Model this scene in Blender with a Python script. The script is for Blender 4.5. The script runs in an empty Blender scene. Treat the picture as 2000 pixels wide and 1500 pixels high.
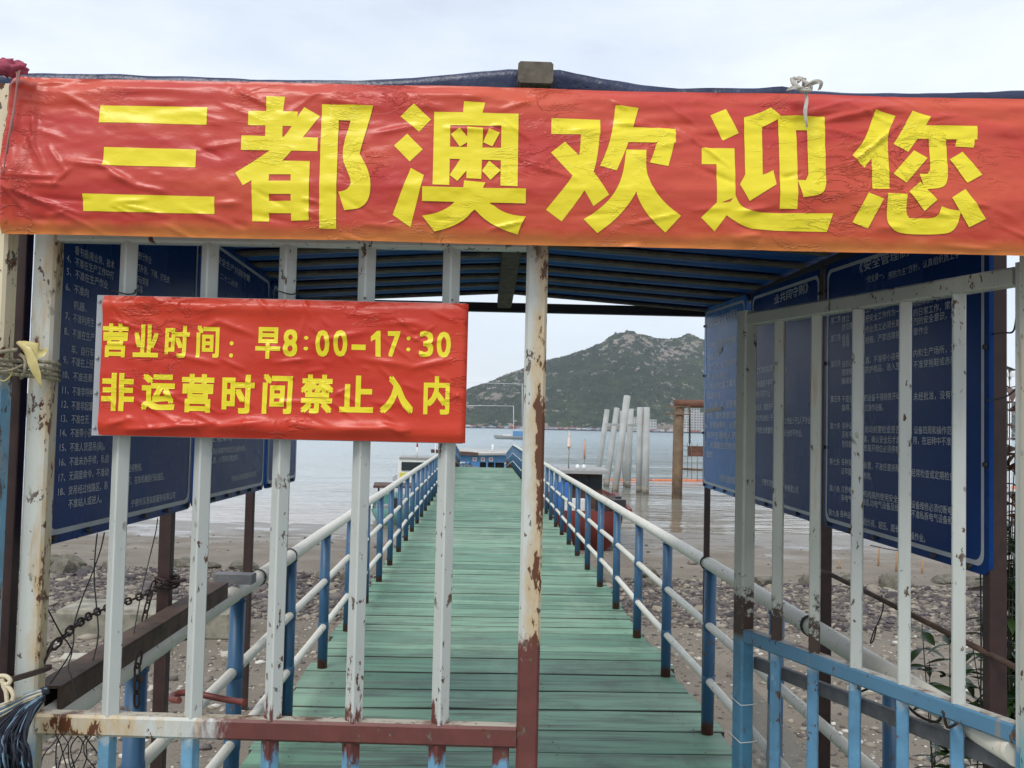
import bpy, bmesh, math, random
import numpy as np
from mathutils import Vector, Matrix, noise as mnoise
from mathutils.geometry import tessellate_polygon
random.seed(7); np.random.seed(7)
S = bpy.context.scene
COL = S.collection
R = math.radians

# ------------------------------------------------------------------ camera
F_PX = 1850.0
CAMZ = 1.6
ROLL = R(1.3)
PITCH = math.atan(82 * math.cos(ROLL) / F_PX)
fw = Vector((0, math.cos(PITCH), math.sin(PITCH)))
u0 = Vector((0, -math.sin(PITCH), math.cos(PITCH)))
r0 = Vector((1, 0, 0))
rt = r0 * math.cos(ROLL) + u0 * math.sin(ROLL)
up = u0 * math.cos(ROLL) - r0 * math.sin(ROLL)
CAM = Vector((0, 0, CAMZ))
cam = bpy.data.cameras.new('camera')
cam.sensor_width = 36.0
cam.lens = 36.0 * F_PX / 2000.0
cam.clip_start = 0.05
cam.clip_end = 9000
camo = bpy.data.objects.new('camera', cam)
COL.objects.link(camo)
M4 = Matrix((rt, up, -fw)).transposed().to_4x4()
M4.translation = CAM
camo.matrix_world = M4
S.camera = camo

# ------------------------------------------------------------------ sky, sun, exposure
SUN_EL, SUN_AZ = R(52), R(205)        # azimuth from +Y clockwise: behind the viewer, a little to the left
W = bpy.data.worlds.new('World')
S.world = W
W.use_nodes = True
wn, wl = W.node_tree.nodes, W.node_tree.links
wn.clear()
wout = wn.new('ShaderNodeOutputWorld')
wbg = wn.new('ShaderNodeBackground')
wbg.inputs['Strength'].default_value = 0.12
sky = wn.new('ShaderNodeTexSky')
sky.sky_type = 'NISHITA'
sky.sun_disc = False
sky.sun_elevation = SUN_EL
sky.sun_rotation = SUN_AZ
sky.air_density = 1.0
sky.dust_density = 2.0
wtc = wn.new('ShaderNodeTexCoord')
wmap = wn.new('ShaderNodeMapping')
wmap.inputs['Scale'].default_value = (1.0, 1.0, 3.2)
wno = wn.new('ShaderNodeTexNoise')
wno.inputs['Scale'].default_value = 2.6
wno.inputs['Detail'].default_value = 7
wno.inputs['Roughness'].default_value = 0.55
wramp = wn.new('ShaderNodeValToRGB')
wramp.color_ramp.elements[0].position = 0.30
wramp.color_ramp.elements[0].color = (0.60, 0.60, 0.60, 1)
wramp.color_ramp.elements[1].position = 0.66
wramp.color_ramp.elements[1].color = (0.97, 0.97, 0.97, 1)
wmix = wn.new('ShaderNodeMix')
wmix.data_type = 'RGBA'
wmix.inputs[7].default_value = (6.75, 7.25, 7.95, 1)      # bright thin overcast
wl.new(wtc.outputs['Generated'], wmap.inputs['Vector'])
wl.new(wmap.outputs['Vector'], wno.inputs['Vector'])
wl.new(wno.outputs['Fac'], wramp.inputs['Fac'])
wl.new(wramp.outputs['Color'], wmix.inputs[0])
wl.new(sky.outputs['Color'], wmix.inputs[6])
wl.new(wmix.outputs[2], wbg.inputs['Color'])
wl.new(wbg.outputs['Background'], wout.inputs['Surface'])

sun = bpy.data.lights.new('sun', 'SUN')
sun.energy = 1.5
sun.angle = R(20)
sun.color = (1.0, 0.96, 0.9)
suno = bpy.data.objects.new('sun', sun)
COL.objects.link(suno)
sdir = Vector((math.sin(SUN_AZ) * math.cos(SUN_EL), math.cos(SUN_AZ) * math.cos(SUN_EL), math.sin(SUN_EL)))
suno.rotation_euler = (-sdir).to_track_quat('-Z', 'Y').to_euler()
suno.location = (-5, -10, 20)

S.view_settings.view_transform = 'Standard'
S.view_settings.look = 'None'
S.view_settings.gamma = 1.0
S.view_settings.use_curve_mapping = False
S.view_settings.exposure = 0.34
S.cycles.max_bounces = 8
S.cycles.volume_bounces = 0
S.cycles.transparent_max_bounces = 12


# ------------------------------------------------------------------ helpers
def ray(px, py):
    return (fw * F_PX + rt * (px - 1000.0) + up * (750.0 - py))


def at(px, py, Y):
    """the point on the sight line through a place in the photograph that stands Y metres in front of the viewer"""
    d = ray(px, py)
    return CAM + d * (Y / d.y)


K = .735                    # the gate and its shelter stand this much nearer than a first estimate


def ak(px, py, Y):
    return at(px, py, Y * K)


def kz(z):
    return CAMZ + (z - CAMZ) * K


def atz(px, py, z):
    d = ray(px, py)
    return CAM + d * ((z - CAMZ) / d.z)


ORG = {}


def org(o):
    return ORG.get(o.name, Vector((0, 0, 0))) if o is not None else Vector((0, 0, 0))


def tag(o, label=None, cat=None, group=None, kind=None):
    if label: o['label'] = label
    if cat: o['category'] = cat
    if group: o['group'] = group
    if kind: o['kind'] = kind
    return o


def thing(name, label, cat, loc, group=None):
    o = bpy.data.objects.new(name, None)
    o.empty_display_size = 0.1
    COL.objects.link(o)
    o.location = loc
    ORG[o.name] = Vector(loc)
    return tag(o, label, cat, group)


def link(name, me, parent=None, loc=None, mat=None):
    """an object of mesh me; loc in world coordinates"""
    o = bpy.data.objects.new(name, me)
    COL.objects.link(o)
    loc = Vector(loc) if loc is not None else org(parent)
    if parent is not None:
        o.parent = parent
        o.location = loc - org(parent)
    else:
        o.location = loc
    ORG[o.name] = loc
    if mat is not None:
        me.materials.append(mat)
    return o


class MB:
    def __init__(self):
        self.v, self.f, self.sm = [], [], []

    def add(self, vs, fs, smooth=False):
        n = len(self.v)
        self.v += [tuple(p) for p in vs]
        self.f += [tuple(i + n for i in q) for q in fs]
        self.sm += [smooth] * len(fs)
        return self

    def beam(self, p, q, w, h=None, upv=(0, 0, 1), ch=0.004, rot=0.0):
        """bar from p to q with a chamfered rectangular section w (sideways) x h (along up)"""
        p, q = Vector(p), Vector(q)
        h = w if h is None else h
        d = (q - p).normalized()
        U = Vector(upv)
        if abs(d.dot(U)) > 0.98:
            U = Vector((0, 1, 0))
        sx = d.cross(U).normalized()
        sy = sx.cross(d).normalized()
        if rot:
            c, s = math.cos(rot), math.sin(rot)
            sx, sy = sx * c + sy * s, sy * c - sx * s
        a, b = w / 2, h / 2
        ch = min(ch, a * .45, b * .45)
        prof = [(a, b - ch), (a - ch, b), (-a + ch, b), (-a, b - ch), (-a, -b + ch), (-a + ch, -b), (a - ch, -b), (a, -b + ch)]
        vs = [p + sx * x + sy * y for x, y in prof] + [q + sx * x + sy * y for x, y in prof]
        fs = [(i, (i + 1) % 8, (i + 1) % 8 + 8, i + 8) for i in range(8)] + [tuple(range(7, -1, -1)), tuple(range(8, 16))]
        return self.add(vs, fs)

    def box(self, c, s, rz=0.0):
        c = Vector(c)
        sx, sy, sz = s[0] / 2, s[1] / 2, s[2] / 2
        cs, sn = math.cos(rz), math.sin(rz)
        vs = []
        for z in (-sz, sz):
            for x, y in ((-sx, -sy), (sx, -sy), (sx, sy), (-sx, sy)):
                vs.append(c + Vector((x * cs - y * sn, x * sn + y * cs, z)))
        return self.add(vs, [(0, 3, 2, 1), (4, 5, 6, 7), (0, 1, 5, 4), (1, 2, 6, 5), (2, 3, 7, 6), (3, 0, 4, 7)])

    def tube(self, pts, r, n=8, caps=True, smooth=True, squash=None):
        pts = [Vector(p) for p in pts]
        m = len(pts)
        rs = r if isinstance(r, (list, tuple)) else [r] * m
        t = (pts[1] - pts[0]).normalized()
        ref = Vector((0, 0, 1)) if abs(t.z) < 0.9 else Vector((1, 0, 0))
        nx = t.cross(ref).normalized()
        vs = []
        for i in range(m):
            if i == 0: t2 = pts[1] - pts[0]
            elif i == m - 1: t2 = pts[-1] - pts[-2]
            else: t2 = pts[i + 1] - pts[i - 1]
            t2 = t2.normalized() if t2.length > 1e-9 else t
            nx = (nx - t2 * nx.dot(t2))
            nx = nx.normalized() if nx.length > 1e-9 else t2.orthogonal().normalized()
            ny = t2.cross(nx)
            t = t2
            for k in range(n):
                a = 2 * math.pi * k / n
                vs.append(pts[i] + nx * (math.cos(a) * rs[i]) + ny * (math.sin(a) * rs[i]))
        fs = []
        for i in range(m - 1):
            for k in range(n):
                a, b = i * n + k, i * n + (k + 1) % n
                fs.append((a, b, b + n, a + n))
        self.add(vs, fs, smooth)
        if caps:
            base = len(self.v) - m * n
            self.f.append(tuple(base + k for k in range(n - 1, -1, -1))); self.sm.append(False)
            self.f.append(tuple(base + (m - 1) * n + k for k in range(n))); self.sm.append(False)
        return self

    def mesh(self, name, o=(0, 0, 0)):
        me = bpy.data.meshes.new(name)
        o = Vector(o)
        me.from_pydata([(x - o.x, y - o.y, z - o.z) for x, y, z in self.v], [], self.f)
        me.polygons.foreach_set('use_smooth', self.sm)
        me.update()
        return me

    def obj(self, name, mat, parent=None, loc=None):
        """one mesh object; vertices were given in world coordinates"""
        if parent is not None:
            loc = org(parent)
        elif loc is None:
            a = np.array(self.v)
            loc = Vector(((a[:, 0].min() + a[:, 0].max()) / 2, (a[:, 1].min() + a[:, 1].max()) / 2, a[:, 2].min()))
        return link(name, self.mesh(name, loc), parent, loc, mat)


def smooth_path(pts, sub=6):
    pts = [Vector(p) for p in pts]
    out = []
    for i in range(len(pts) - 1):
        p0 = pts[max(i - 1, 0)]; p1 = pts[i]; p2 = pts[i + 1]; p3 = pts[min(i + 2, len(pts) - 1)]
        for k in range(sub):
            t = k / sub
            out.append(0.5 * ((2 * p1) + (p2 - p0) * t + (2 * p0 - 5 * p1 + 4 * p2 - p3) * t * t + (3 * p1 - p0 - 3 * p2 + p3) * t ** 3))
    out.append(pts[-1])
    return out


# ------------------------------------------------------------------ material helper
class T:
    def __init__(self, name):
        self.m = bpy.data.materials.new(name)
        self.m.use_nodes = True
        self.nt = self.m.node_tree
        self.nt.nodes.clear()
        self.o = self.nt.nodes.new('ShaderNodeOutputMaterial')

    def n(self, t, **kw):
        nd = self.nt.nodes.new(t)
        for k, v in kw.items():
            setattr(nd, k, v)
        return nd

    def set(self, sock, v):
        if isinstance(v, bpy.types.NodeSocket):
            self.nt.links.new(v, sock)
        elif v is not None:
            if sock.type == 'RGBA' and not isinstance(v, (int, float)) and len(v) == 3:
                v = (*v, 1)
            elif sock.type == 'RGBA' and isinstance(v, (int, float)):
                v = (v, v, v, 1)
            sock.default_value = v

    def pos(self):
        return self.n('ShaderNodeNewGeometry').outputs['Position']

    def objc(self):
        return self.n('ShaderNodeTexCoord').outputs['Object']

    def rnd(self):
        return self.n('ShaderNodeObjectInfo').outputs['Random']

    def scale(self, v, s):
        nd = self.n('ShaderNodeMapping')
        self.set(nd.inputs['Vector'], v)
        nd.inputs['Scale'].default_value = s
        return nd.outputs['Vector']

    def addv(self, v, w):
        nd = self.n('ShaderNodeVectorMath', operation='ADD')
        self.set(nd.inputs[0], v); self.set(nd.inputs[1], w)
        return nd.outputs[0]

    def sep(self, v):
        nd = self.n('ShaderNodeSeparateXYZ')
        self.set(nd.inputs[0], v)
        return nd.outputs

    def noise(self, scale, detail=4, rough=.55, vec=None, dist=0, out='Fac'):
        nd = self.n('ShaderNodeTexNoise')
        nd.inputs['Scale'].default_value = scale
        nd.inputs['Detail'].default_value = detail
        nd.inputs['Roughness'].default_value = rough
        nd.inputs['Distortion'].default_value = dist
        self.set(nd.inputs['Vector'], vec if vec is not None else self.pos())
        return nd.outputs[out]

    def voro(self, scale, vec=None, feat='F1', out='Distance'):
        nd = self.n('ShaderNodeTexVoronoi', feature=feat)
        nd.inputs['Scale'].default_value = scale
        self.set(nd.inputs['Vector'], vec if vec is not None else self.pos())
        return nd.outputs[out]

    def step(self, v, a, b, lo=0.0, hi=1.0):
        nd = self.n('ShaderNodeMapRange')
        nd.clamp = True
        self.set(nd.inputs[0], v)
        nd.inputs[1].default_value, nd.inputs[2].default_value = a, b
        nd.inputs[3].default_value, nd.inputs[4].default_value = lo, hi
        return nd.outputs[0]

    def math(self, op, a, b=0.0):
        nd = self.n('ShaderNodeMath', operation=op)
        self.set(nd.inputs[0], a); self.set(nd.inputs[1], b)
        return nd.outputs[0]

    def mix(self, f, a, b, mode='MIX'):
        nd = self.n('ShaderNodeMix', data_type='RGBA', blend_type=mode)
        self.set(nd.inputs[0], f); self.set(nd.inputs[6], a); self.set(nd.inputs[7], b)
        return nd.outputs[2]

    def bump(self, h, strength=.3, dist=.01, normal=None):
        nd = self.n('ShaderNodeBump')
        nd.inputs['Strength'].default_value = strength
        nd.inputs['Distance'].default_value = dist
        self.set(nd.inputs['Height'], h)
        if normal is not None: self.set(nd.inputs['Normal'], normal)
        return nd.outputs[0]

    def out(self, col, rough=.6, metal=0.0, spec=.5, normal=None, alpha=None, coat=None, trans=None):
        b = self.n('ShaderNodeBsdfPrincipled')
        self.set(b.inputs['Base Color'], col)
        self.set(b.inputs['Roughness'], rough)
        self.set(b.inputs['Metallic'], metal)
        self.set(b.inputs['Specular IOR Level'], spec)
        if normal is not None: self.set(b.inputs['Normal'], normal)
        if alpha is not None: self.set(b.inputs['Alpha'], alpha)
        if coat is not None: self.set(b.inputs['Coat Weight'], coat)
        self.nt.links.new(b.outputs[0], self.o.inputs['Surface'])
        return self.m


RUST = (0.10, 0.035, 0.014)
RUST_Y = (0.42, 0.24, 0.08)


def simple(name, c, rough=.6, metal=0, var=.15, sc=25, spec=.5, bump=.15):
    t = T(name)
    n = t.noise(sc, 5, .6)
    col = t.mix(t.step(n, .3, .7), tuple(x * (1 - var) for x in c), tuple(min(1, x * (1 + var)) for x in c))
    return t.out(col, rough, metal, spec, t.bump(n, bump, .004))


def paint(name, top=(.70, .73, .68), low=None, zs=.7, low_soft=.03, chip=.70, chipcol=(.13, .12, .10), rust=.66, rustz=None,
          brown=None, brown_fn=None, edge_rust=None, rough=.42, chipscale=45, topcol=None):
    """old enamel on steel: two colours split at a height, chips, rust bleeding down, touched-up red-brown paint"""
    t = T(name)
    P = t.pos()
    x, y, z = t.sep(P)[0], t.sep(P)[1], t.sep(P)[2]
    big = t.noise(3.5, 4, .6)
    col = t.mix(t.step(big, .3, .75), tuple(c * .90 for c in top), tuple(min(1, c * 1.04) for c in top))
    grime = t.noise(14, 5, .65, t.scale(P, (1, 1, .25)))
    col = t.mix(t.step(grime, .55, .85, 0, .45), col, tuple(c * .6 for c in top))
    jag = t.noise(38, 5, .7)
    zj = t.math('ADD', z, t.math('MULTIPLY', t.math('SUBTRACT', jag, .5), .09))
    if low:
        lc = t.mix(t.step(t.noise(9, 5, .7), .35, .7), tuple(c * .8 for c in low), tuple(min(1, c * 1.25) for c in low))
        lc = t.mix(t.step(t.noise(30, 5, .75, t.scale(P, (1, 1, .35))), .60, .70, 0, .55), lc, (.50, .60, .62))
        col = t.mix(t.step(zj, zs - low_soft, zs + low_soft, 1, 0), col, lc)
    if rust is not None:
        st = t.noise(26, 4, .6, t.scale(P, (1, 1, .12)))
        f = t.step(st, rust, rust + .13, 0, .8)
        if rustz:
            f = t.math('MULTIPLY', f, t.step(z, rustz[0], rustz[1], 1, .15))
        col = t.mix(f, col, RUST_Y)
    if edge_rust:                           # a rusty side: rust grows along x
        e = t.math('ADD', t.step(x, edge_rust[0], edge_rust[1], 0, 1), t.math('MULTIPLY', t.math('SUBTRACT', t.noise(17, 5, .7, t.scale(P, (1, 1, .4))), .5), 2.2))
        col = t.mix(t.step(e, .40, .95, 0, .8), col, (.46, .33, .16))
        col = t.mix(t.step(e, .98, 1.04), col, RUST)
    if brown:
        bj = t.noise(45, 6, .75, t.scale(P, (1, 1, .3)))
        bf = brown_fn(t, x, y, z, bj)
        bc = t.mix(t.step(t.noise(20, 4, .6), .3, .7), tuple(c * .85 for c in brown), tuple(c * 1.2 for c in brown))
        col = t.mix(bf, col, bc)
    if topcol:                              # the upper face carries the older white coat, worn through to rust
        nz = t.sep(t.n('ShaderNodeNewGeometry').outputs['Normal'])[2]
        tc = t.mix(t.step(t.noise(13, 6, .7), .48, .60), topcol, t.mix(t.step(t.noise(50, 4), .4, .6), RUST, (.25, .15, .08)))
        col = t.mix(t.step(nz, .75, .85), col, tc)
    cn = t.noise(chipscale, 6, .62, t.scale(P, (1, 1, .55)))
    cm = t.math('MULTIPLY', t.step(cn, chip, chip + .015), t.step(t.noise(5, 3), .42, .5))
    rc = t.mix(t.step(t.noise(60, 3), .4, .6), chipcol, RUST)
    col = t.mix(cm, col, rc)
    h = t.math('SUBTRACT', t.math('MULTIPLY', t.noise(60, 4), .15), cm)
    return t.out(col, t.step(cm, 0, 1, rough, .85), 0, .45, t.bump(h, .35, .0015))


# ------------------------------------------------------------------ lettering: one pass for all text
GLY = {}


def make_glyphs(items):
    """items: strings; fills GLY[s] = (verts 2D array, faces)"""
    objs = []
    for s in items:
        cu = bpy.data.curves.new('lettering', 'FONT')
        cu.body = s
        cu.resolution_u = 3
        o = bpy.data.objects.new('lettering', cu)
        COL.objects.link(o)
        objs.append((s, o))
    bpy.context.view_layer.update()
    dg = bpy.context.evaluated_depsgraph_get()
    for s, o in objs:
        me = bpy.data.meshes.new_from_object(o.evaluated_get(dg))
        v = np.zeros(len(me.vertices) * 3)
        me.vertices.foreach_get('co', v)
        v = v.reshape(-1, 3)[:, :2].copy()
        fs = [tuple(p.vertices) for p in me.polygons]
        # normals up
        GLY[s] = (v, fs)
        bpy.data.meshes.remove(me)
    for s, o in objs:
        cu = o.data
        bpy.data.objects.remove(o)
        bpy.data.curves.remove(cu)


HOURS = [  # character, box in the photograph (left, top, right, bottom)
    ('营', 197, 632, 250, 697), ('业', 258, 634, 310, 697), ('时', 320, 636, 370, 698), ('间', 381, 636, 428, 698), (':', 446, 666, 455, 698),
    ('早', 497, 639, 548, 700), ('8', 551, 643, 581, 696), (':', 592, 656, 602, 684), ('0', 615, 645, 644, 696), ('0', 650, 645, 679, 696),
    ('-', 686, 673, 714, 683), ('1', 724, 646, 743, 696), ('7', 756, 647, 782, 697), (':', 793, 657, 802, 686), ('3', 818, 647, 847, 697), ('0', 852, 648, 881, 698),
    ('非', 195, 729, 262, 802), ('运', 274, 731, 342, 801), ('营', 352, 731, 418, 805), ('时', 431, 732, 497, 807), ('间', 510, 731, 571, 808),
    ('禁', 585, 732, 651, 807), ('止', 662, 734, 730, 805), ('入', 741, 735, 808, 807), ('内', 826, 735, 879, 809)]

LB1 = [('看书报(看业务、技术', 145, 495, 223), ('进行作业', 267, 503, 295), ('4、', 129, 510, 138), ('不准在生产工作中打', 145, 518, 222), ('打扑克、下棋、打毛衣', 266, 527, 331),
       ('5、', 129, 536, 138), ('不准在生产作业', 145, 542, 210), ('不玩笑等', 264, 550, 289), ('6、', 127, 566, 136), ('不准向', 143, 571, 172), ('笑等', 264, 568, 278),
       ('机器、', 142, 602, 168), ('7、', 126, 623, 135), ('不准利用生', 141, 628, 183), ('8、', 124, 653, 133), ('不准在生产', 140, 658, 183), ('车、自行车', 138, 689, 182),
       ('9、', 122, 709, 131), ('不准在上班', 138, 713, 181), ('10、', 121, 738, 134), ('不准违章', 141, 742, 179), ('11、', 120, 768, 133), ('不准非特种', 140, 771, 180),
       ('12、', 119, 796, 132), ('不准非起重', 138, 799, 180), ('13、', 118, 824, 130), ('不准在无', 138, 826, 172), ('14、', 116, 852, 129), ('不准带小孩', 136, 853, 178),
       ('15、', 115, 881, 128), ('不准人货混吊(装)。', 135, 881, 203), ('16、', 114, 910, 127), ('不准未办手续，私自', 134, 909, 210), ('任何物资。', 249, 921, 276),
       ('17、', 113, 940, 126), ('无调度命令，不准动', 133, 937, 210), ('区、在轨机械运行轨道区。', 248, 946, 319), ('18、', 112, 968, 125), ('货吊经过线路区，吊', 132, 966, 208),
       ('不准站人或进人。', 132, 992, 197), ('宁德市深港装卸服务有限公司', 255, 990, 340)]
LB2 = [('安全生产共同守则', 423, 511, 488, 1.25), ('二十二必须', 429, 543, 464), ('工程车司', 411, 863, 451), ('人员必须遵守本岗位安全操作规程。', 409, 887, 479), ('人员，必须穿好救生衣。', 409, 905, 464),
       ('宁德市深港装卸服务有限公司', 451, 940, 498)]
RB1 = [('《安全管理制', 1679, 532, 1775, 1.5), ('“安全第一，', 1692, 553, 1727), ('预防为主”方针，认真组织员工学', 1736, 545, 1876),
       ('生产责任制和安全', 1691, 610, 1759), ('网络体系，认真落实', 1783, 599, 1868), ('把安全工作作为一', 1691, 629, 1759), ('的日常工作，常抓', 1785, 618, 1868),
       ('作业员工必须长期', 1691, 650, 1759), ('烈的安全意识，严', 1785, 635, 1868), ('规程，严禁违章指', 1691, 671, 1759), ('章作业', 1785, 655, 1814),
       ('第二条', 1624, 632, 1643), ('建立', 1645, 630, 1660), ('防范措', 1646, 645, 1666), ('第三条', 1624, 667, 1643), ('各级', 1645, 666, 1660), ('不得', 1646, 679, 1660),
       ('第四条', 1624, 717, 1643), ('班前必', 1645, 717, 1666), ('须按规', 1645, 733, 1666), ('确保安', 1645, 750, 1666), ('酒，不准带小孩带', 1691, 710, 1759), ('内和生产场所，工', 1785, 697, 1868),
       ('防护用品，进入生', 1691, 728, 1759), ('不准穿拖鞋或赤膊', 1785, 719, 1868), ('第五条', 1623, 785, 1643), ('不是自', 1645, 785, 1666), ('指导，', 1645, 802, 1663),
       ('的设备不得随意开动', 1689, 783, 1759), ('未经批准，没有师', 1785, 781, 1869), ('立操作设备。', 1690, 802, 1726), ('第六条', 1622, 837, 1642), ('各种设', 1645, 837, 1665), ('否有不', 1645, 854, 1665),
       ('危险部', 1645, 872, 1665), ('启动前要检查是否', 1690, 844, 1759), ('设备四周和操作范围', 1786, 846, 1869), ('素，确认安全后才准', 1688, 863, 1759), ('用，在运转中不准触', 1784, 866, 1869),
       ('放离开岗位必须停机', 1688, 880, 1758), ('第七条', 1621, 906, 1641), ('各种安', 1644, 907, 1664), ('证牢固', 1644, 925, 1664), ('装置，不准任意拆除', 1688, 914, 1758), ('经常检查或定期检查，', 1781, 929, 1869),
       ('有效。', 1688, 934, 1703), ('第八条', 1621, 958, 1641), ('注意电', 1644, 960, 1664), ('非电气', 1644, 977, 1664), ('和线路的使用安全，', 1687, 970, 1758), ('设备维修必须切断电源', 1781, 991, 1871),
       ('准乱动电气设备及线', 1685, 985, 1757), ('不准私拆电气设备和电', 1781, 1009, 1871), ('第九条', 1619, 1005, 1640), ('各种设', 1642, 1008, 1662), ('超负荷、超压、超长', 1687, 1024, 1757), ('操作业。', 1779, 1052, 1808)]
RB2 = [('业共同守则》', 1513, 593, 1579, 1.4), ('红灯旗指挥', 1476, 730, 1510), ('业', 1532, 728, 1537), ('货物重量不明不', 1476, 756, 1510), ('视线不清不作业', 1476, 776, 1505), ('台风天、雷雨天不', 1476, 801, 1510),
       ('单位作业线少于', 1475, 821, 1510), ('上作业少于2人不作业', 1532, 827, 1584), ('影响安全质量和', 1475, 845, 1510), ('安全时不作业。', 1532, 851, 1568), ('宁德市深港', 1489, 946, 1510), ('服务有限公司', 1528, 957, 1560)]
RB3 = [('《装卸工安全操作规程》', 1384, 640, 1440, 1.3), ('1、上岗前必须按规定穿戴', 1378, 684, 1438), ('2、严禁酒后上班作业', 1378, 705, 1405), ('3、工作之前，必须检查好', 1378, 724, 1438), ('佩带，临水人员必须穿救生衣', 1382, 743, 1422),
       ('4、作业前检查工属具', 1378, 761, 1438), ('工属具是否安全可靠', 1382, 779, 1408), ('5、作业前、中、后要清', 1378, 798, 1438), ('对垫、盘的清理归类', 1381, 817, 1438), ('6、货物装吊时，必须', 1378, 835, 1438),
       ('放并在通知人员', 1381, 854, 1438), ('7、对装卸主的物资', 1378, 873, 1438), ('量的费用', 1381, 892, 1392), ('宁德市深港装卸服', 1406, 939, 1436)]
make_glyphs(sorted({h[0] for h in HOURS} | {f[0] for b in (LB1, LB2, RB1, RB2, RB3) for f in b}))

# ------------------------------------------------------------------ numbers of the place
pr = at(1385, 1420, 5.0)
pl = at(541, 1420, 5.0)
Rr = atz(1385, 1420, 0); Rl = atz(541, 1420, 0)
VPd = ray(940, 832.0); HEAD = VPd.x / VPd.y          # pier: dx per dy
PX0 = ((Rr.x - HEAD * Rr.y) + (Rl.x - HEAD * Rl.y)) / 2
PW = (Rr.x - HEAD * Rr.y) - (Rl.x - HEAD * Rl.y)     # deck width
HA = -math.atan(HEAD)                                # heading as rotation about z
PEND = 36.0
WATER = -1.4


def pier(s, y, z):
    """s sideways from the axis, y forward"""
    return Vector((PX0 + HEAD * y + s, y, z))


def ground_z(x, y):
    ys = [-50, 3, 8, 14, 18, 28, 45, 80]
    zs = [-.75, -.85, -1.0, -1.12, -1.18, -1.40, -2.2, -4]
    z = float(np.interp(y, ys, zs))
    return z + .05 * mnoise.noise(Vector((x * .25, y * .25, 0))) * min(1, max(0, (30 - y) / 10)) + .018 * mnoise.noise(Vector((x * 1.3, y * 1.3, 3)))


# ------------------------------------------------------------------ the setting: beach, sea, hills
def build_beach():
    xs = np.concatenate([np.linspace(-400, -24, 24), np.arange(-22, 22.01, .22), np.linspace(24, 400, 24)])
    ys = np.concatenate([np.linspace(-50, 2, 12), np.arange(2.2, 30, .22), np.linspace(30.5, 90, 20)])
    vs = [(x, y, ground_z(x, y)) for y in ys for x in xs]
    n = len(xs)
    fs = [(j * n + i, j * n + i + 1, (j + 1) * n + i + 1, (j + 1) * n + i) for j in range(len(ys) - 1) for i in range(n - 1)]
    b = MB().add(vs, fs, True)
    t = T('beach_mud')
    P = t.pos()
    x, y, z = t.sep(P)
    n1 = t.noise(.9, 6, .6); n2 = t.noise(9, 6, .65); n3 = t.noise(55, 4, .6)
    col = t.mix(t.step(n1, .3, .7), (.145, .120, .090), (.225, .193, .150))
    col = t.mix(t.step(n2, .45, .75, 0, .6), col, (.105, .085, .064))
    sh = t.voro(60)
    col = t.mix(t.math('MULTIPLY', t.step(sh, .16, .22, 1, 0), t.step(n2, .5, .62)), col, (.55, .52, .46))
    wet = t.math('ADD', t.step(y, 18.5, 27, 0, 1), t.math('MULTIPLY', t.math('SUBTRACT', n1, .5), 1.3))
    wetm = t.step(wet, .35, .75)
    col = t.mix(t.math('MULTIPLY', wetm, .35), col, (.15, .128, .10))
    pud = t.math('MULTIPLY', t.step(t.noise(.55, 4, .55, t.scale(P, (1, 2.2, 1))), .53, .58), t.step(y, 18, 22))
    rough = t.math('SUBTRACT', t.step(wetm, 0, 1, .9, .34), t.math('MULTIPLY', pud, .24))
    h = t.math('ADD', t.math('MULTIPLY', n2, .6), t.math('MULTIPLY', n3, .35))
    h = t.math('MULTIPLY', h, t.step(pud, 0, 1, 1, .12))
    m = t.out(col, rough, 0, .5, t.bump(h, .8, .035))
    o = b.obj('beach', m, loc=(0, 0, 0))
    tag(o, kind='structure')


def build_sea():
    b = MB()
    ys = [22, 60, 140, 400, 1200, 4200]
    xs = [-3500, -400, -60, 60, 400, 3500]
    vs = [(x, y, WATER) for y in ys for x in xs]
    fs = [(j * 6 + i, j * 6 + i + 1, j * 6 + i + 7, j * 6 + i + 6) for j in range(5) for i in range(5)]
    b.add(vs, fs)
    t = T('sea_water')
    P = t.pos()
    x, y, z = t.sep(P)
    n0 = t.noise(.05, 3, .5, t.scale(P, (.6, 1, 1)))
    yy = t.math('ADD', y, t.math('MULTIPLY', t.math('SUBTRACT', n0, .5), 40))
    col = t.mix(t.step(yy, 26, 48), (.24, .175, .105), (.21, .235, .215))
    col = t.mix(t.step(yy, 45, 150), col, (.20, .275, .29))
    w1 = t.noise(1.5, 3, .55, t.scale(P, (.42, 1.1, 1)), .3)
    w2 = t.noise(.33, 3, .5, t.scale(P, (.40, 1, 1)), .4)
    w3 = t.noise(.06, 3, .5, t.scale(P, (.3, 1, 1)))
    h = t.math('ADD', t.math('ADD', t.math('MULTIPLY', w1, .25), t.math('MULTIPLY', w2, .8)), t.math('MULTIPLY', w3, 2.6))
    m = t.out(col, t.step(y, 25, 300, .10, .26), 0, .45, t.bump(h, 1.0, .20))
    o = b.obj('sea', m, loc=(0, 0, WATER))
    tag(o, kind='structure')


def fbm(x, y, z=0, o=5):
    v, a, f = 0, 1, 1
    for _ in range(o):
        v += a * mnoise.noise(Vector((x * f, y * f, z + _ * 7.3)))
        a *= .5; f *= 2.03
    return v


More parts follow.
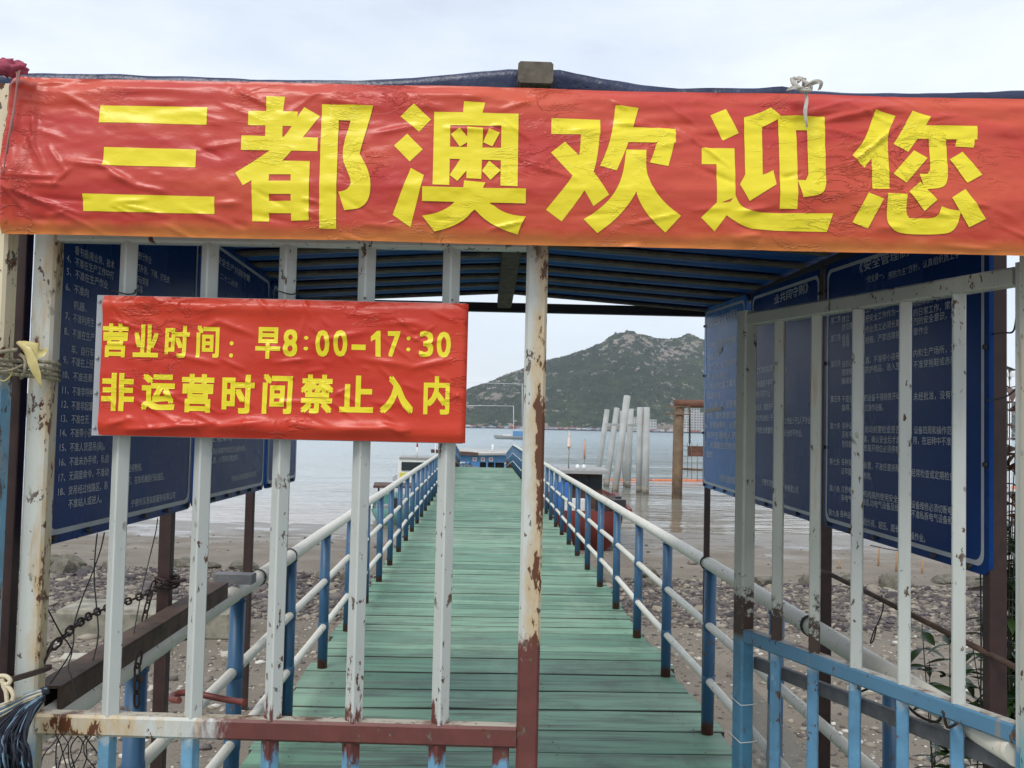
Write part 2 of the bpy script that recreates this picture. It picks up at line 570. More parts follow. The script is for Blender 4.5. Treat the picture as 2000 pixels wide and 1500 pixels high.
def build_hills():
    RS, RR, RE = 1500.0, 2000.0, 2500.0
    prof = [(-3000, 55), (-1200, 75), (-400, 60), (100, 40), (400, 24), (600, 14), (780, 30), (850, 52), (911, 68), (970, 90), (1015, 110), (1060, 129), (1087, 135), (1150, 150), (1180, 160), (1204, 176),
            (1237, 186), (1264, 183), (1282, 178), (1312, 176), (1330, 175), (1342, 180), (1352, 178), (1369, 169), (1450, 150), (1600, 118), (1800, 86), (1969, 70), (2200, 60), (3000, 80), (5000, 60)]
    px = np.array([p[0] for p in prof], float); pe = np.array([p[1] for p in prof], float)
    txs = np.concatenate([np.linspace(-1.6, -.12, 90), np.linspace(-.115, .26, 430), np.linspace(.265, 1.6, 110)])
    nr = 150
    rs = [RS + (RE - RS) * (k / (nr - 1)) for k in range(nr)]
    vs = []
    for r in rs:
        q = (r - RS) / (RR - RS)
        for tx in txs:
            # height of the crest on this bearing, in metres at the crest's distance
            warp = .018 * fbm(tx * 9 + 4, r * .004, 2, 3)
            el = float(np.interp(1000 + F_PX * (tx + warp * min(1, abs(1 - q) * 1.6)), px, pe)) / F_PX
            crest = el * RR + CAMZ
            s = math.sin(min(1, q) * math.pi / 2) ** .85 if q <= 1 else 1 - .8 * ((r - RR) / (RE - RR)) ** 1.3
            rid = fbm(tx * 14, r * .006, 5, 5)
            h = crest * (s + .16 * rid * (1 - abs(1 - q) ** 2) * min(1, abs(1 - q) * 2.5)) if q > 0 else 0
            can = 4.0 * mnoise.noise(Vector((tx * 420, r * .11, 1))) + 1.6 * mnoise.noise(Vector((tx * 900, r * .25, 8)))
            h = h + can * min(1, q * 6)
            if q < .02: h = -6
            vs.append((tx * r, r, h + WATER))
    n = len(txs)
    fs = [(j * n + i, j * n + i + 1, (j + 1) * n + i + 1, (j + 1) * n + i) for j in range(nr - 1) for i in range(n - 1)]
    b = MB().add(vs, fs, True)
    t = T('wooded_hill')
    P = t.pos()
    z = t.sep(P)[2]
    v = t.noise(.012, 6, .6); v2 = t.noise(.075, 5, .65)
    col = t.mix(t.step(v, .35, .65), (.032, .056, .027), (.082, .120, .050))
    col = t.mix(t.step(v2, .42, .7), col, (.018, .029, .016))
    rk = t.noise(.060, 7, .72, t.scale(P, (1, .45, 1.4)))
    big = t.noise(.0058, 3, .5)
    rm = t.math('ADD', rk, t.math('MULTIPLY', t.math('SUBTRACT', big, .5), .34))
    rm = t.math('ADD', rm, t.step(z, 110, 210, 0, .07))
    rm = t.math('ADD', rm, t.step(z, 2, 14, .10, 0))
    col = t.mix(t.step(rm, .585, .62), col, t.mix(t.step(v2, .35, .65), (.27, .23, .19), (.50, .44, .37)))
    m = t.out(col, .9, 0, .1, t.bump(t.math('ADD', v2, t.math('MULTIPLY', t.noise(.3, 4, .6), .5)), 1.0, 14.0))
    tag(b.obj('hills', m, loc=(0, 0, WATER)), kind='structure')


build_beach(); build_sea(); build_hills()

# landing under the viewer
m_conc = simple('concrete', (.33, .32, .29), .9, var=.25, sc=8, bump=.4)
tag(MB().box((0, -1.6, -.42), (7, 6, .8)).obj('quay', m_conc), kind='structure')

# ------------------------------------------------------------------ pier deck
t = T('green_deck_paint')
P = t.pos(); rn = t.rnd()
oc = t.objc()
gv = t.addv(t.scale(oc, (1.1, 14, 14)), t.n('ShaderNodeCombineXYZ').outputs[0])
shift = t.n('ShaderNodeCombineXYZ')
t.set(shift.inputs[0], t.math('MULTIPLY', rn, 37.0)); t.set(shift.inputs[1], t.math('MULTIPLY', rn, 61.0))
gv = t.addv(t.scale(oc, (1.0, 15, 15)), shift.outputs[0])
grain = t.noise(3.0, 7, .68, gv)
pat = t.noise(1.1, 5, .6, t.addv(t.scale(oc, (1.2, 2.5, 1)), shift.outputs[0]))
base = t.mix(t.step(rn, 0, 1), (.066, .185, .120), (.185, .350, .232))
base = t.mix(t.step(t.noise(.5, 3, .5, P), .42, .62, 0, .4), base, (.25, .36, .255))
base = t.mix(t.step(pat, .46, .66, 0, .85), base, (.075, .095, .075))
base = t.mix(t.math('MULTIPLY', t.step(t.noise(2.0, 6, .7, gv), .58, .66), t.step(t.noise(.9, 3, .5, P), .48, .6)), base, (.27, .26, .17))
base = t.mix(t.math('MULTIPLY', t.step(grain, .58, .72), t.step(pat, .40, .62, .1, .75)), base, (.19, .175, .125))
base = t.mix(t.step(grain, .28, .40, .6, 0), base, (.04, .055, .042))
stain = t.noise(1.6, 6, .68, t.addv(P, shift.outputs[0]))
base = t.mix(t.step(stain, .52, .70, 0, .7), base, (.055, .065, .05))
track = t.noise(.8, 4, .6, t.scale(P, (2.5, .35, 1)))
base = t.mix(t.step(track, .52, .68, 0, .4), base, (.27, .36, .27))
m_deck = t.out(base, .62, 0, .4, t.bump(grain, .35, .006))
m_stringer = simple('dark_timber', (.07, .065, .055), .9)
deck = thing('pier_deck', 'long green painted plank deck of the pier running out to the water', 'pier', pier(0, 2, 0))
plank_meshes = []
for k in range(8):
    b = MB()
    w = PW + .10
    hw = .5
    # unit plank: unit width in y scaled later; uneven ends, slight cup
    nx = 9
    top = []
    for i in range(nx):
        x = -w / 2 + w * i / (nx - 1)
        if i == 0: x += random.uniform(-.025, .03)
        if i == nx - 1: x += random.uniform(-.03, .025)
        top.append(x)
    vs, fs = [], []
    for i, x in enumerate(top):
        wob = random.uniform(-.012, .012)
        zz = random.uniform(-.0015, .0015)
        for yy, zc in ((-hw, -.04), (-hw, -.003), (-hw + .02, 0), (hw - .02, 0), (hw, -.003), (hw, -.04)):
            vs.append((x, yy + wob * (1 if yy > 0 else 1), zc + zz))
    for i in range(nx - 1):
        for j in range(6):
            a, c = i * 6 + j, i * 6 + (j + 1) % 6
            fs.append((a, a + 6, c + 6, c))
    fs += [tuple(range(6)), tuple((nx - 1) * 6 + j for j in range(5, -1, -1))]
    b.add(vs, fs)
    me = b.mesh('plank')
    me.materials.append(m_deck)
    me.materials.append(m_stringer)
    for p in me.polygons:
        if abs(p.normal.z) < .5 or p.normal.z < 0: p.material_index = 1  # bare dark timber on the sides; its colour also paints shade into the gaps
    plank_meshes.append(me)
y = 1.45
plank_rows = []
while y < PEND:
    w = random.choice((.155, .18, .195, .205, .22))
    gap = random.choice((.007, .009, .010, .012, .016, .024))
    o = link('plank', random.choice(plank_meshes), deck, pier(random.uniform(-.012, .012), y + w / 2, random.uniform(-.004, .004)))
    o.rotation_euler = (random.uniform(-.008, .008), random.uniform(-.001, .001), HA + random.uniform(-.002, .002) + (math.pi if random.random() < .5 else 0))
    o.scale = (1, w - gap, 1)
    plank_rows.append((y, w))
    y += w
for s in (-PW / 2 + .12, 0, PW / 2 - .12):
    MB().beam(pier(s, 1.5, -.135), pier(s, PEND - .05, -.135), .10, .17).obj('stringer', m_stringer, deck)
nb = MB()
for y, w in plank_rows[:60]:
    for s in (-PW / 2 + .13, -.33, .31, PW / 2 - .13):
        for q in (.25, .75):
            if random.random() < .7:
                c = pier(s + random.uniform(-.03, .03), y + w * q + random.uniform(-.01, .01), .0065)
                r = random.uniform(.004, .0075)
                nb.add([c + Vector((math.cos(a) * r, math.sin(a) * r, 0)) for a in [k * math.pi / 3 for k in range(6)]], [(0, 1, 2, 3, 4, 5)])
nb.obj('nail_heads', simple('rusty_nail', (.03, .022, .016), .9), deck)['kind'] = 'stuff'
m_pile = simple('pier_pile_concrete', (.25, .24, .21), .9, var=.3, sc=6)
for y in (4.2, 8.4, 12.6, 16.8, 21.0, 25.2, 29.4, 33.6):
    for s in (-PW / 2 + .2, PW / 2 - .2):
        p = pier(s, y, -.21)
        MB().tube([(p.x, p.y, ground_z(p.x, p.y) - .5), p], .11, 12).obj('support_pile', m_pile, deck)
    MB().beam(pier(-PW / 2, y, -.29), pier(PW / 2, y, -.29), .16, .14).obj('cross_beam', m_stringer, deck)

# ------------------------------------------------------------------ railings
m_railwhite = paint('railing_white_paint', (.62, .60, .52), rust=.63, chip=.64, rough=.5)
m_postblue = paint('railing_blue_paint', (.030, .100, .195), rust=None, chip=.62, rough=.45, brown=(.09, .03, .02),
                   brown_fn=lambda t, x, y, z, j: t.step(t.math('ADD', z, t.math('MULTIPLY', t.math('SUBTRACT', j, .5), .10)), .045, .075, 1, 0))
RAIL_H = .865


def railing(side, label):
    s = side * (PW / 2 - .035)
    rl = thing('pier_railing', label, 'railing', pier(s, 2.8, 0), 'railings along the pier')
    pb = MB().tube([(0, 0, -.02), (0, 0, RAIL_H)], .032, 14)
    pb.tube([(0, 0, RAIL_H - .012), (0, 0, RAIL_H - .004)], .036, 14)
    for zz_ in (.272, .565):
        pb.tube([(0, 0, zz_ - .028), (0, 0, zz_ - .022), (0, 0, zz_ + .022), (0, 0, zz_ + .028)], [.032, .0345, .0345, .032], 14, caps=False)
    me = pb.mesh('post'); me.materials.append(m_postblue)
    ys = [2.82 + 1.135 * k for k in range(30)]
    for y in ys:
        o = link('post', me, rl, pier(s, y, 0))
        o.rotation_euler = (random.uniform(-.008, .008), random.uniform(-.008, .008), random.random() * 6)
    def line(z, r, nm):
        pts = []
        for k in range(0, 36):
            y = 2.18 + k * (PEND + .3 - 2.18) / 35
            pts.append(pier(s + random.uniform(-.004, .004), y, z + random.uniform(-.004, .004)))
        MB().tube(pts, r, 14).obj(nm, m_railwhite, rl)
    line(RAIL_H + .022, .034, 'handrail')
    line(.565, .021, 'lower_rail')
    line(.272, .021, 'lower_rail')
    return rl


RAIL_L = railing(-1, 'white pipe railing on blue posts on the side of the pier by the green boat')
RAIL_R = railing(1, 'white pipe railing on blue posts on the side of the pier by the red boat')

# ------------------------------------------------------------------ shelter: notice boards, posts, roof
m_brownsteel = simple('red_brown_steel', (.034, .015, .012), .6, var=.35, sc=18, bump=.3)
def board_mat(name, c1, c2, scuff):
    t = T(name)
    P = t.pos()
    sm = t.noise(3.0, 5, .6, t.scale(P, (1, 1, .5)))
    sc = t.noise(10, 6, .7, t.scale(P, (1, 1, 2.5)))
    col = t.mix(t.step(sm, .4, .75), c1, c2)
    col = t.mix(t.step(sc, .62, .80, 0, .25), col, scuff)
    return t.out(col, t.step(sm, .3, .7, .18, .34), 0, .06, t.bump(t.noise(4, 3), .12, .008))


m_boardblue = board_mat('notice_board_blue', (.005, .035, .155), (.009, .052, .205), (.10, .14, .22))
m_boardfaded_lit = board_mat('notice_board_faded_lit_blue', (.055, .18, .48), (.11, .27, .56), (.16, .20, .26))  # faded, and lightened further in colour for open sky light at the seaward end
m_boardwhite = simple('notice_board_white', (.55, .58, .62), .4, var=.12, sc=9, bump=.05)
m_border = simple('notice_border_grey', (.40, .43, .46), .4, var=.12, sc=9, bump=.05)
m_edge = simple('notice_board_metal_edge', (.25, .27, .30), .5)
m_bolt = simple('black_bolt', (.02, .018, .016), .6)
m_tape = simple('brown_tape', (.22, .17, .09), .5)


class Board:
    """a vertical notice board: A = left bottom as read, B = right bottom as read; top heights at each end"""
    def __init__(s, A, B, HA_, HB_, label):
        s.A, s.B = Vector(A), Vector(B)
        s.e = (s.B - s.A)
        s.L = math.hypot(s.e.x, s.e.y)
        s.U = Vector((s.e.x, s.e.y, 0)) / s.L
        s.N = Vector((s.U.y, -s.U.x, 0))      # towards the reader
        s.h0, s.h1 = HA_, HB_
        s.root = thing('notice_board', label, 'sign', (s.A + s.B) / 2, 'notice boards along the shelter')

    def uv(s, px, py):
        d = ray(px, py)
        k = (s.A - CAM).dot(s.N) / d.dot(s.N)
        p = CAM + d * k
        return (p - s.A).dot(s.U), p.z

    def pt(s, u, z, off=0.0):
        p = s.A + s.U * u + s.N * off
        return Vector((p.x, p.y, z))

    def zb(s, u): return s.A.z + (s.B.z - s.A.z) * u / s.L
    def zt(s, u): return s.zb(u) + s.h0 + (s.h1 - s.h0) * u / s.L

    def build(s, frags, em, bw=.013, inset=.021, mat=None):
        em *= K
        # panel with rounded corners
        r = .03
        cs = []
        for (u, top, a0) in ((r, 0, 180), (s.L - r, 0, 270), (s.L - r, 1, 0), (r, 1, 90)):
            for k in range(5):
                a = R(a0 + 22.5 * k)
                z = (s.zt(u) - r if top else s.zb(u) + r) + r * math.sin(a)
                cs.append((u + r * math.cos(a), z))
        n = len(cs)
        b = MB()
        vs = [s.pt(u, z, 0) for u, z in cs] + [s.pt(u, z, -.012) for u, z in cs]
        b.add(vs, [tuple(range(n)), tuple(range(2 * n - 1, n - 1, -1))] + [(i, i + n, (i + 1) % n + n, (i + 1) % n) for i in range(n)])
        b.obj('panel', mat or m_boardblue, s.root)
        # border line
        cu = sum(c[0] for c in cs) / n; cz = sum(c[1] for c in cs) / n
        def ins(d):
            return [(u - d * (1 if u > cu else -1), z - d * (1 if z > cz else -1)) for u, z in cs]
        o1, o2 = ins(inset), ins(inset + bw)
        b = MB()
        vs = [s.pt(u, z, .0012) for u, z in o1] + [s.pt(u, z, .0012) for u, z in o2]
        b.add(vs, [(i, (i + 1) % n, (i + 1) % n + n, i + n) for i in range(n)])
        b.obj('border', m_border, s.root)
        # lettering
        b = MB()
        for fr in frags:
            txt, x0, y0, x1 = fr[:4]
            k = fr[4] if len(fr) > 4 else 1.0
            ua, za = s.uv(x0, y0)
            ub, _ = s.uv(x1, y0)
            v, fs = GLY[txt]
            w0, w1 = v[:, 0].min(), v[:, 0].max()
            vs = [s.pt(ua + (p[0] - w0) / (w1 - w0) * (ub - ua), za + p[1] * em * k, .0016) for p in v]
            vs2 = [(p + s.U * .0012) + s.N * .0002 for p in vs]
            b.add(vs, fs)
            if k > 1.1: b.add(vs2, fs)
        if b.v:
            b.obj('lettering', m_boardwhite, s.root)['kind'] = 'stuff'
        # bolts along the bottom edge and the ends
        bm_ = MB()
        for k in range(int(s.L / .18) + 1):
            u = .05 + k * .18
            if u < s.L - .02:
                c = s.pt(u, s.zb(u) + .014, 0)
                MB().tube([c - s.N * .015, c + s.N * .010], .0075, 8).obj('bolt', m_bolt, s.root)
        for zz in (.3, .62, .9):
            for u in (.012, s.L - .012):
                c = s.pt(u, s.zb(u) + s.h0 * zz, 0)
                MB().tube([c - s.N * .015, c + s.N * .009], .0065, 8).obj('bolt', m_bolt, s.root)
        return s


BH = 1.30 * K
# left side, near to far; text runs away from the viewer
LX = [(80, 1069, 3.0), (372, 993, 4.35), (378, 991.5, 4.40), (514, 956, 5.80), (519, 955, 5.86), (577, 939.5, 6.80)]
LPTS = [ak(*p) for p in LX]
lb1 = Board(LPTS[0], LPTS[1], BH, BH, 'dark blue board of numbered rules four to eighteen behind the red hours sign').build(LB1, .033)
lb2 = Board(LPTS[2], LPTS[3], BH, BH, 'dark blue board headed common safety rules, between two others on the closed gate side').build(LB2, .034)
lb3 = Board(LPTS[4], LPTS[5], BH, BH, 'narrow blue board at the seaward end of the closed gate side').build([], .03)
RX = [(1372, 950, 6.93), (1453, 977, 5.97), (1463, 980, 5.90), (1601, 1024, 4.80), (1608, 1027, 4.73), (1932, 1127, 3.33)]
RPTS = [ak(*p) for p in RX]
rb3 = Board(RPTS[0], RPTS[1], BH, BH, 'pale blue faded board at the seaward end of the open gate side').build(RB3, .052, mat=m_boardfaded_lit)
rb2 = Board(RPTS[2], RPTS[3], BH, BH, 'blue board with short lines of text, between two others behind the open gate').build(RB2, .042)
rb1 = Board(RPTS[4], RPTS[5], BH, BH, 'large blue board of rules in nine articles behind the open gate leaf').build(RB1, .035)
for (x0, y0, x1, y1) in ((1381, 682, 1411, 694), (1404, 676, 1411, 692), (1378, 794, 1411, 806)):
    u0_, z0_ = rb3.uv(x0, y1); u1_, z1_ = rb3.uv(x1, y0)
    vs = [rb3.pt(u0_, z0_, .003 + random.random() * .001), rb3.pt(u1_, z0_ + .01, .003), rb3.pt(u1_, z1_, .003), rb3.pt(u0_, z1_ - .01, .003)]
    MB().add(vs, [(0, 1, 2, 3)]).obj('tape_scrap', m_tape, rb3.root)

shelter = thing('shelter_roof', 'low roof of blue corrugated sheets on brown posts over the pier entrance', 'roof', (0, 4.8, 0))
# posts: brown angle steel at the board joints, outside the boards
def angle(p, q, w, t_, nrm, mat, name, parent):
    """an L section standing between p and q"""
    p, q = Vector(p), Vector(q)
    n = Vector(nrm).normalized()
    sd = Vector((n.y, -n.x, 0))
    b = MB()
    b.beam(p, q, t_, w, (sd.x, sd.y, 0), .001) if False else None
    b.beam(p + n * (w / 2), q + n * (w / 2), t_, w, n, .001)
    b.beam(p + sd * (w / 2 + t_ / 2), q + sd * (w / 2 + t_ / 2), w, t_, n, .001)
    return b.obj(name, mat, parent)


def post(px, Y, zlo, zhi, w, name='post', mat=None, off=0.0):
    c = ak(px, 900, Y)
    return MB().beam((c.x + off, c.y, zlo), (c.x + off, c.y, zhi), w, w * .8, (0, 1, 0), .002).obj(name, mat or m_brownsteel, shelter)


for (px, Y, w, zl) in ((41, 3.02, .040, -.2), (343, 4.42, .043, -1.1), (500, 5.88, .037, .30), (567, 6.86, .037, .0)):
    q = ak(px, 900, Y)
    MB().beam((q.x - .02, q.y, zl), (q.x - .02, q.y, kz(2.45)), w, w * .8, (0, 1, 0), .002).obj('post', m_brownsteel, shelter)
for (px, Y, w, zl) in ((1378, 6.98, .030, 0.0), (1606, 4.80, .043, -1.1), (1934, 3.36, .046, -1.1)):
    q = ak(px, 900, Y)
    MB().beam((q.x + .012, q.y, zl), (q.x + .012, q.y, kz(2.45)), w, w * .8, (0, 1, 0), .002).obj('post', m_brownsteel, shelter)
for (px, Y) in ((343, 4.42), (500, 5.88), (567, 6.86), (1378, 6.98), (1606, 4.80)):
    q = ak(px, 900, Y)
    sg = -1 if px < 1000 else 1
    for dy in (-.006, .003, .011):
        pts = [pier(sg * (PW / 2 - .035), q.y + dy + .006 * math.sin(a), RAIL_H + .022) + Vector((.037 * math.cos(a), 0, .037 * math.sin(a))) for a in [k * math.pi / 8 for k in range(17)]]
        MB().tube(pts, .0022, 6).obj('wire_tie', m_bolt, shelter)
# roof
t = T('blue_roof_sheet')
n = t.noise(3, 5, .6)
m_roofblue = t.out(t.mix(t.step(n, .3, .7), (.012, .075, .29), (.022, .11, .38)), .38, .0, .5)
m_wood = simple('weathered_wood', (.10, .085, .065), .9, var=.5, sc=30, bump=.6)
m_batten = simple('roof_batten_wood', (.13, .105, .085), .9, var=.4, sc=20, bump=.5)
YF, YB = 2.88 * K, 6.98 * K


RXF = ak(1046, 147, 2.80).x


def ridge_x(y): return RXF + (ak(985, 590, 6.9).x - RXF) * (y - YF) / (YB - YF)
def ridge_z(y): return kz(2.655) + (kz(2.60) - kz(2.655)) * (y - YF) / (YB - YF)
def eave_z(y): return kz(2.56) + (kz(2.49) - kz(2.56)) * (y - YF) / (YB - YF)


def roof_z(x, y):
    q = min(1.0, abs(x - ridge_x(y)) / 1.2)
    return ridge_z(y) + (eave_z(y) - ridge_z(y)) * q


b = MB()
xs = np.linspace(-1.30, 1.32, 13)
pitch = .085
nyr = int((YB - YF) / pitch * 8)
vs = [(x, YF + (YB - YF) * j / nyr, roof_z(x, YF + (YB - YF) * j / nyr) + .010 * math.sin(2 * math.pi * j / 8)) for j in range(nyr + 1) for x in xs]
nn = len(xs)
b.add(vs, [(j * nn + i, j * nn + i + 1, (j + 1) * nn + i + 1, (j + 1) * nn + i) for j in range(nyr) for i in range(nn - 1)], True)
b.obj('corrugated_sheet', m_roofblue, shelter)
for k in range(12):
    y = YF + .10 + k * .258
    w = random.uniform(.05, .07)
    for sgn in (-1, 1):
        xe = -1.22 if sgn < 0 else 1.22 - .04 * (y - YF)
        a = Vector((ridge_x(y) + sgn * .01, y + random.uniform(-.02, .02), roof_z(ridge_x(y), y) - .0185))
        c = Vector((xe, y + random.uniform(-.025, .025), roof_z(xe, y) - .0185))
        MB().beam(a, c, w, .012, (0, 0, 1), .002).obj('batten', m_batten, shelter)
rbz = ak(1046, 147, 2.80)
MB().beam((rbz.x, 2.775 * K, rbz.z), (ridge_x(YB), YB - .02, ridge_z(YB) - .075), .077, .048, (0, 0, 1), .005).obj('ridge_beam', m_wood, shelter)
m_black = simple('black_steel', (.018, .018, .020), .5)
MB().beam((LPTS[5].x - .04, 6.99 * K, kz(2.475)), (RPTS[0].x + .05, 6.99 * K, kz(2.475)), .04, .05, (0, 0, 1), .003).obj('end_beam', m_black, shelter)
for s_, pts in ((-1, LPTS), (1, RPTS[::-1])):
    a = Vector((pts[0].x + s_ * .045, 2.9 * K, kz(2.47))); c = Vector((pts[5].x + s_ * .03, 6.95 * K, kz(2.45)))
    MB().beam(a, c, .035, .04, (0, 0, 1), .003).obj('eave_beam', m_black, shelter)
# navy tarpaulin thrown over the front of the roof
t = T('navy_tarpaulin')
n = t.noise(9, 5, .6)
m_tarp = t.out(t.mix(t.step(n, .3, .7), (.008, .014, .045), (.016, .028, .085)), .38, 0, .5, t.bump(n, .5, .02))
tpp = [(-80, 141), (40, 140), (200, 143), (400, 149), (600, 155), (690, 156), (850, 146), (1003, 132), (1012, 134), (1080, 134), (1090, 133), (1130, 142), (1250, 164), (1330, 171), (1450, 170), (1535, 166), (1560, 174), (1640, 178), (1800, 181), (1900, 178), (2080, 172)]
YT = 2.83
tpw = [ak(px_, py_, YT) for px_, py_ in tpp]
txs = np.linspace(tpw[0].x, tpw[-1].x, 130)
b = MB()
vs = []
for j, (yy, dz) in enumerate(((YT + .005, -.045), (YT - .004, -.02), (YT - .002, -.004), (YT + .01, .0), (YT + .2, .002), (YT + .8, .006))):
    yy *= K
    for x in txs:
        z = float(np.interp(x, [p.x for p in tpw], [p.z for p in tpw]))
        if j >= 4: z = max(z - .004 * j, roof_z(x, yy) + .014)
        vs.append((x, yy + .006 * mnoise.noise(Vector((x * 6, j, 0))), z + dz + .0025 * mnoise.noise(Vector((x * 14, j * .7, 4)))))
nn = len(txs)
b.add(vs, [(j * nn + i, j * nn + i + 1, (j + 1) * nn + i + 1, (j + 1) * nn + i) for j in range(5) for i in range(nn - 1)], True)
b.obj('tarpaulin', m_tarp, shelter)

# ------------------------------------------------------------------ gate
BROWN = (.115, .034, .028)
GY = 2.92 * K
pL = at(78, 900, GY + .02); pC = at(1041, 900, GY)
GZT, GZM, GZB = kz(2.175), kz(.662), .07


def brown_left(t, x, y, z, j):
    jj = t.math('MULTIPLY', t.math('SUBTRACT', j, .5), 1.0)
    a = t.step(t.math('ADD', x, t.math('MULTIPLY', jj, .28)), -.70, -.61)                           # rail, right of here
    lowz = t.step(t.math('ADD', z, t.math('MULTIPLY', jj, .16)), kz(.76), kz(.80), 1, 0)
    zl = t.step(t.math('ADD', z, t.math('MULTIPLY', jj, .04)), kz(.615), kz(.63))
    return t.math('MULTIPLY', t.math('MULTIPLY', a, lowz), zl)


WHITE = (.50, .53, .50)
BLUE = (.13, .29, .42)
m_bar = paint('gate_bar_paint', WHITE, BLUE, kz(.63), .02, chip=.61, rust=.68, brown=BROWN,
              brown_fn=lambda t, x, y, z, j: t.math('MULTIPLY', t.step(t.math('ADD', z, t.math('MULTIPLY', t.math('SUBTRACT', j, .5), .32)), kz(.70), kz(.735), 1, 0), t.math('MULTIPLY', t.step(t.math('ADD', z, t.math('MULTIPLY', t.math('SUBTRACT', j, .5), .15)), kz(.575), kz(.60)), t.step(x, -.63, -.59))))
m_rail_l = paint('gate_rail_paint', WHITE, None, chip=.62, rust=.56, brown=BROWN, brown_fn=brown_left, edge_rust=(-.66, -.94), topcol=(.46, .42, .33))
m_stile_l = paint('gate_side_post_paint', (.52, .54, .49), BLUE, kz(.60), .03, chip=.60, rust=.60, edge_rust=(-1.086, -1.036))
m_stile_c = paint('gate_middle_post_paint', (.54, .56, .52), None, chip=.61, rust=.62, edge_rust=(.020, .060), brown=BROWN,
                  brown_fn=lambda t, x, y, z, j: t.math('MULTIPLY', t.step(t.math('ADD', z, t.math('MULTIPLY', t.math('SUBTRACT', j, .5), .22)), kz(.93), kz(.97), 1, 0), t.step(t.math('ADD', z, t.math('MULTIPLY', t.math('SUBTRACT', j, .5), .37)), kz(.47), kz(.53))))
m_topbeam = paint('gate_top_beam_paint', (.50, .52, .48), None, chip=.61, rust=.64)
m_sheet = paint('galvanised_sheet', (.36, .38, .40), None, chip=.72, rust=.66, rustz=(kz(1.5), kz(1.7)), rough=.45)
gl = thing('gate_leaf', 'closed white barred gate leaf with the red hours sign tied on', 'gate', (pL.x, GY + .02, 0), 'leaves of the pier gate')
gd = Vector((pC.x - pL.x, -.02, 0)); gdn = gd.normalized()


def gpt(u, z): return Vector((pL.x, GY + .02, z)) + gd * u


MB().beam(gpt(0, .02), gpt(0, GZT + .03), .052, .045, (0, 1, 0), .006).obj('side_post', m_stile_l, gl)
MB().beam(gpt(1, .02), gpt(1, GZT + .03), .0485, .045, (0, 1, 0), .006).obj('middle_post', m_stile_c, gl)
MB().beam(gpt(.024, GZT), gpt(.978, GZT), .041, .046, (0, 0, 1), .005).obj('top_rail', m_topbeam, gl)
MB().beam(gpt(.024, GZM), gpt(.978, GZM), .043, .047, (0, 0, 1), .006).obj('middle_rail', m_rail_l, gl)
MB().beam(gpt(.024, GZB), gpt(.978, GZB), .041, .044, (0, 0, 1), .005).obj('bottom_rail', m_bar, gl)
barx = [222, 385, 541, 699, 867]
for i, bx in enumerate(barx):
    c = at(bx, 1100, GY)
    u = (c.x - pL.x) / gd.x
    lean = at(bx, 1100, GY).x
    MB().beam(gpt(u, GZM + .022), gpt(u, GZT - .022), 0.0305, None, (0, 1, 0), .003, R(45)).obj('bar', m_bar, gl)
    MB().beam(gpt(u - .004, GZB + .021), gpt(u - .004, GZM - .022), 0.0305, None, (0, 1, 0), .003, R(45 if i > 1 else 20)).obj('lower_bar', m_bar, gl)
c = at(978, 1470, GY); u = (c.x - pL.x) / gd.x
MB().beam(gpt(u, GZB + .021), gpt(u, GZM - .022), .037, .022, (0, 1, 0), .003).obj('lower_bar', m_bar, gl)
# hoop handle behind the rail
hp = [at(478, 1372, GY + .06 * .75), at(440, 1366, GY + .12 * .75), at(370, 1353, GY + .13 * .75), at(340, 1358, GY + .1 * .75), at(336, 1366, GY + .05 * .75), at(350, 1368, GY + .02 * .75)]
MB().tube(smooth_path(hp, 6), .0075, 10).obj('handle', simple('red_brown_handle', (.16, .04, .032), .5), gl)

# open leaf, swung inwards
H_ = ak(2006, 900, 2.93); F_ = ak(1456, 900, 4.30)
m_bar_r = paint('open_gate_bar_paint', WHITE, (.10, .25, .40), kz(.66), .02, chip=.61, rust=.69)
m_rail_r = paint('open_gate_rail_paint', (.105, .245, .38), None, chip=.60, rust=.62, rough=.45, topcol=(.44, .43, .38))
m_top_r = paint('open_gate_top_paint', (.46, .48, .43), None, chip=.60, rust=.62)


def dark_fn(t, x, y, z, j):
    e = t.math('ADD', t.step(z, kz(.70), kz(1.25), 1, 0), t.math('MULTIPLY', t.math('SUBTRACT', t.noise(26, 6, .75), .5), 1.6))
    return t.math('MULTIPLY', t.step(e, .62, .74), t.step(z, kz(.66), kz(.70)))


m_free = paint('open_gate_end_post_paint', (.50, .52, .46), (.085, .24, .37), kz(.70), .03, chip=.63, rust=.63, brown=(.055, .033, .024), brown_fn=dark_fn)
gr = thing('gate_leaf', 'open barred gate leaf, white above and blue below, swung in against the boards', 'gate', (H_.x, H_.y, 0), 'leaves of the pier gate')
rd = Vector((F_.x - H_.x, F_.y - H_.y, 0)); rdn = rd.normalized(); rn_ = Vector((rdn.y, -rdn.x, 0))
RZT, RZM = kz(2.105), kz(.690)


def rpt(u, z, off=0.0): return Vector((H_.x, H_.y, z)) + rd * u + rn_ * off


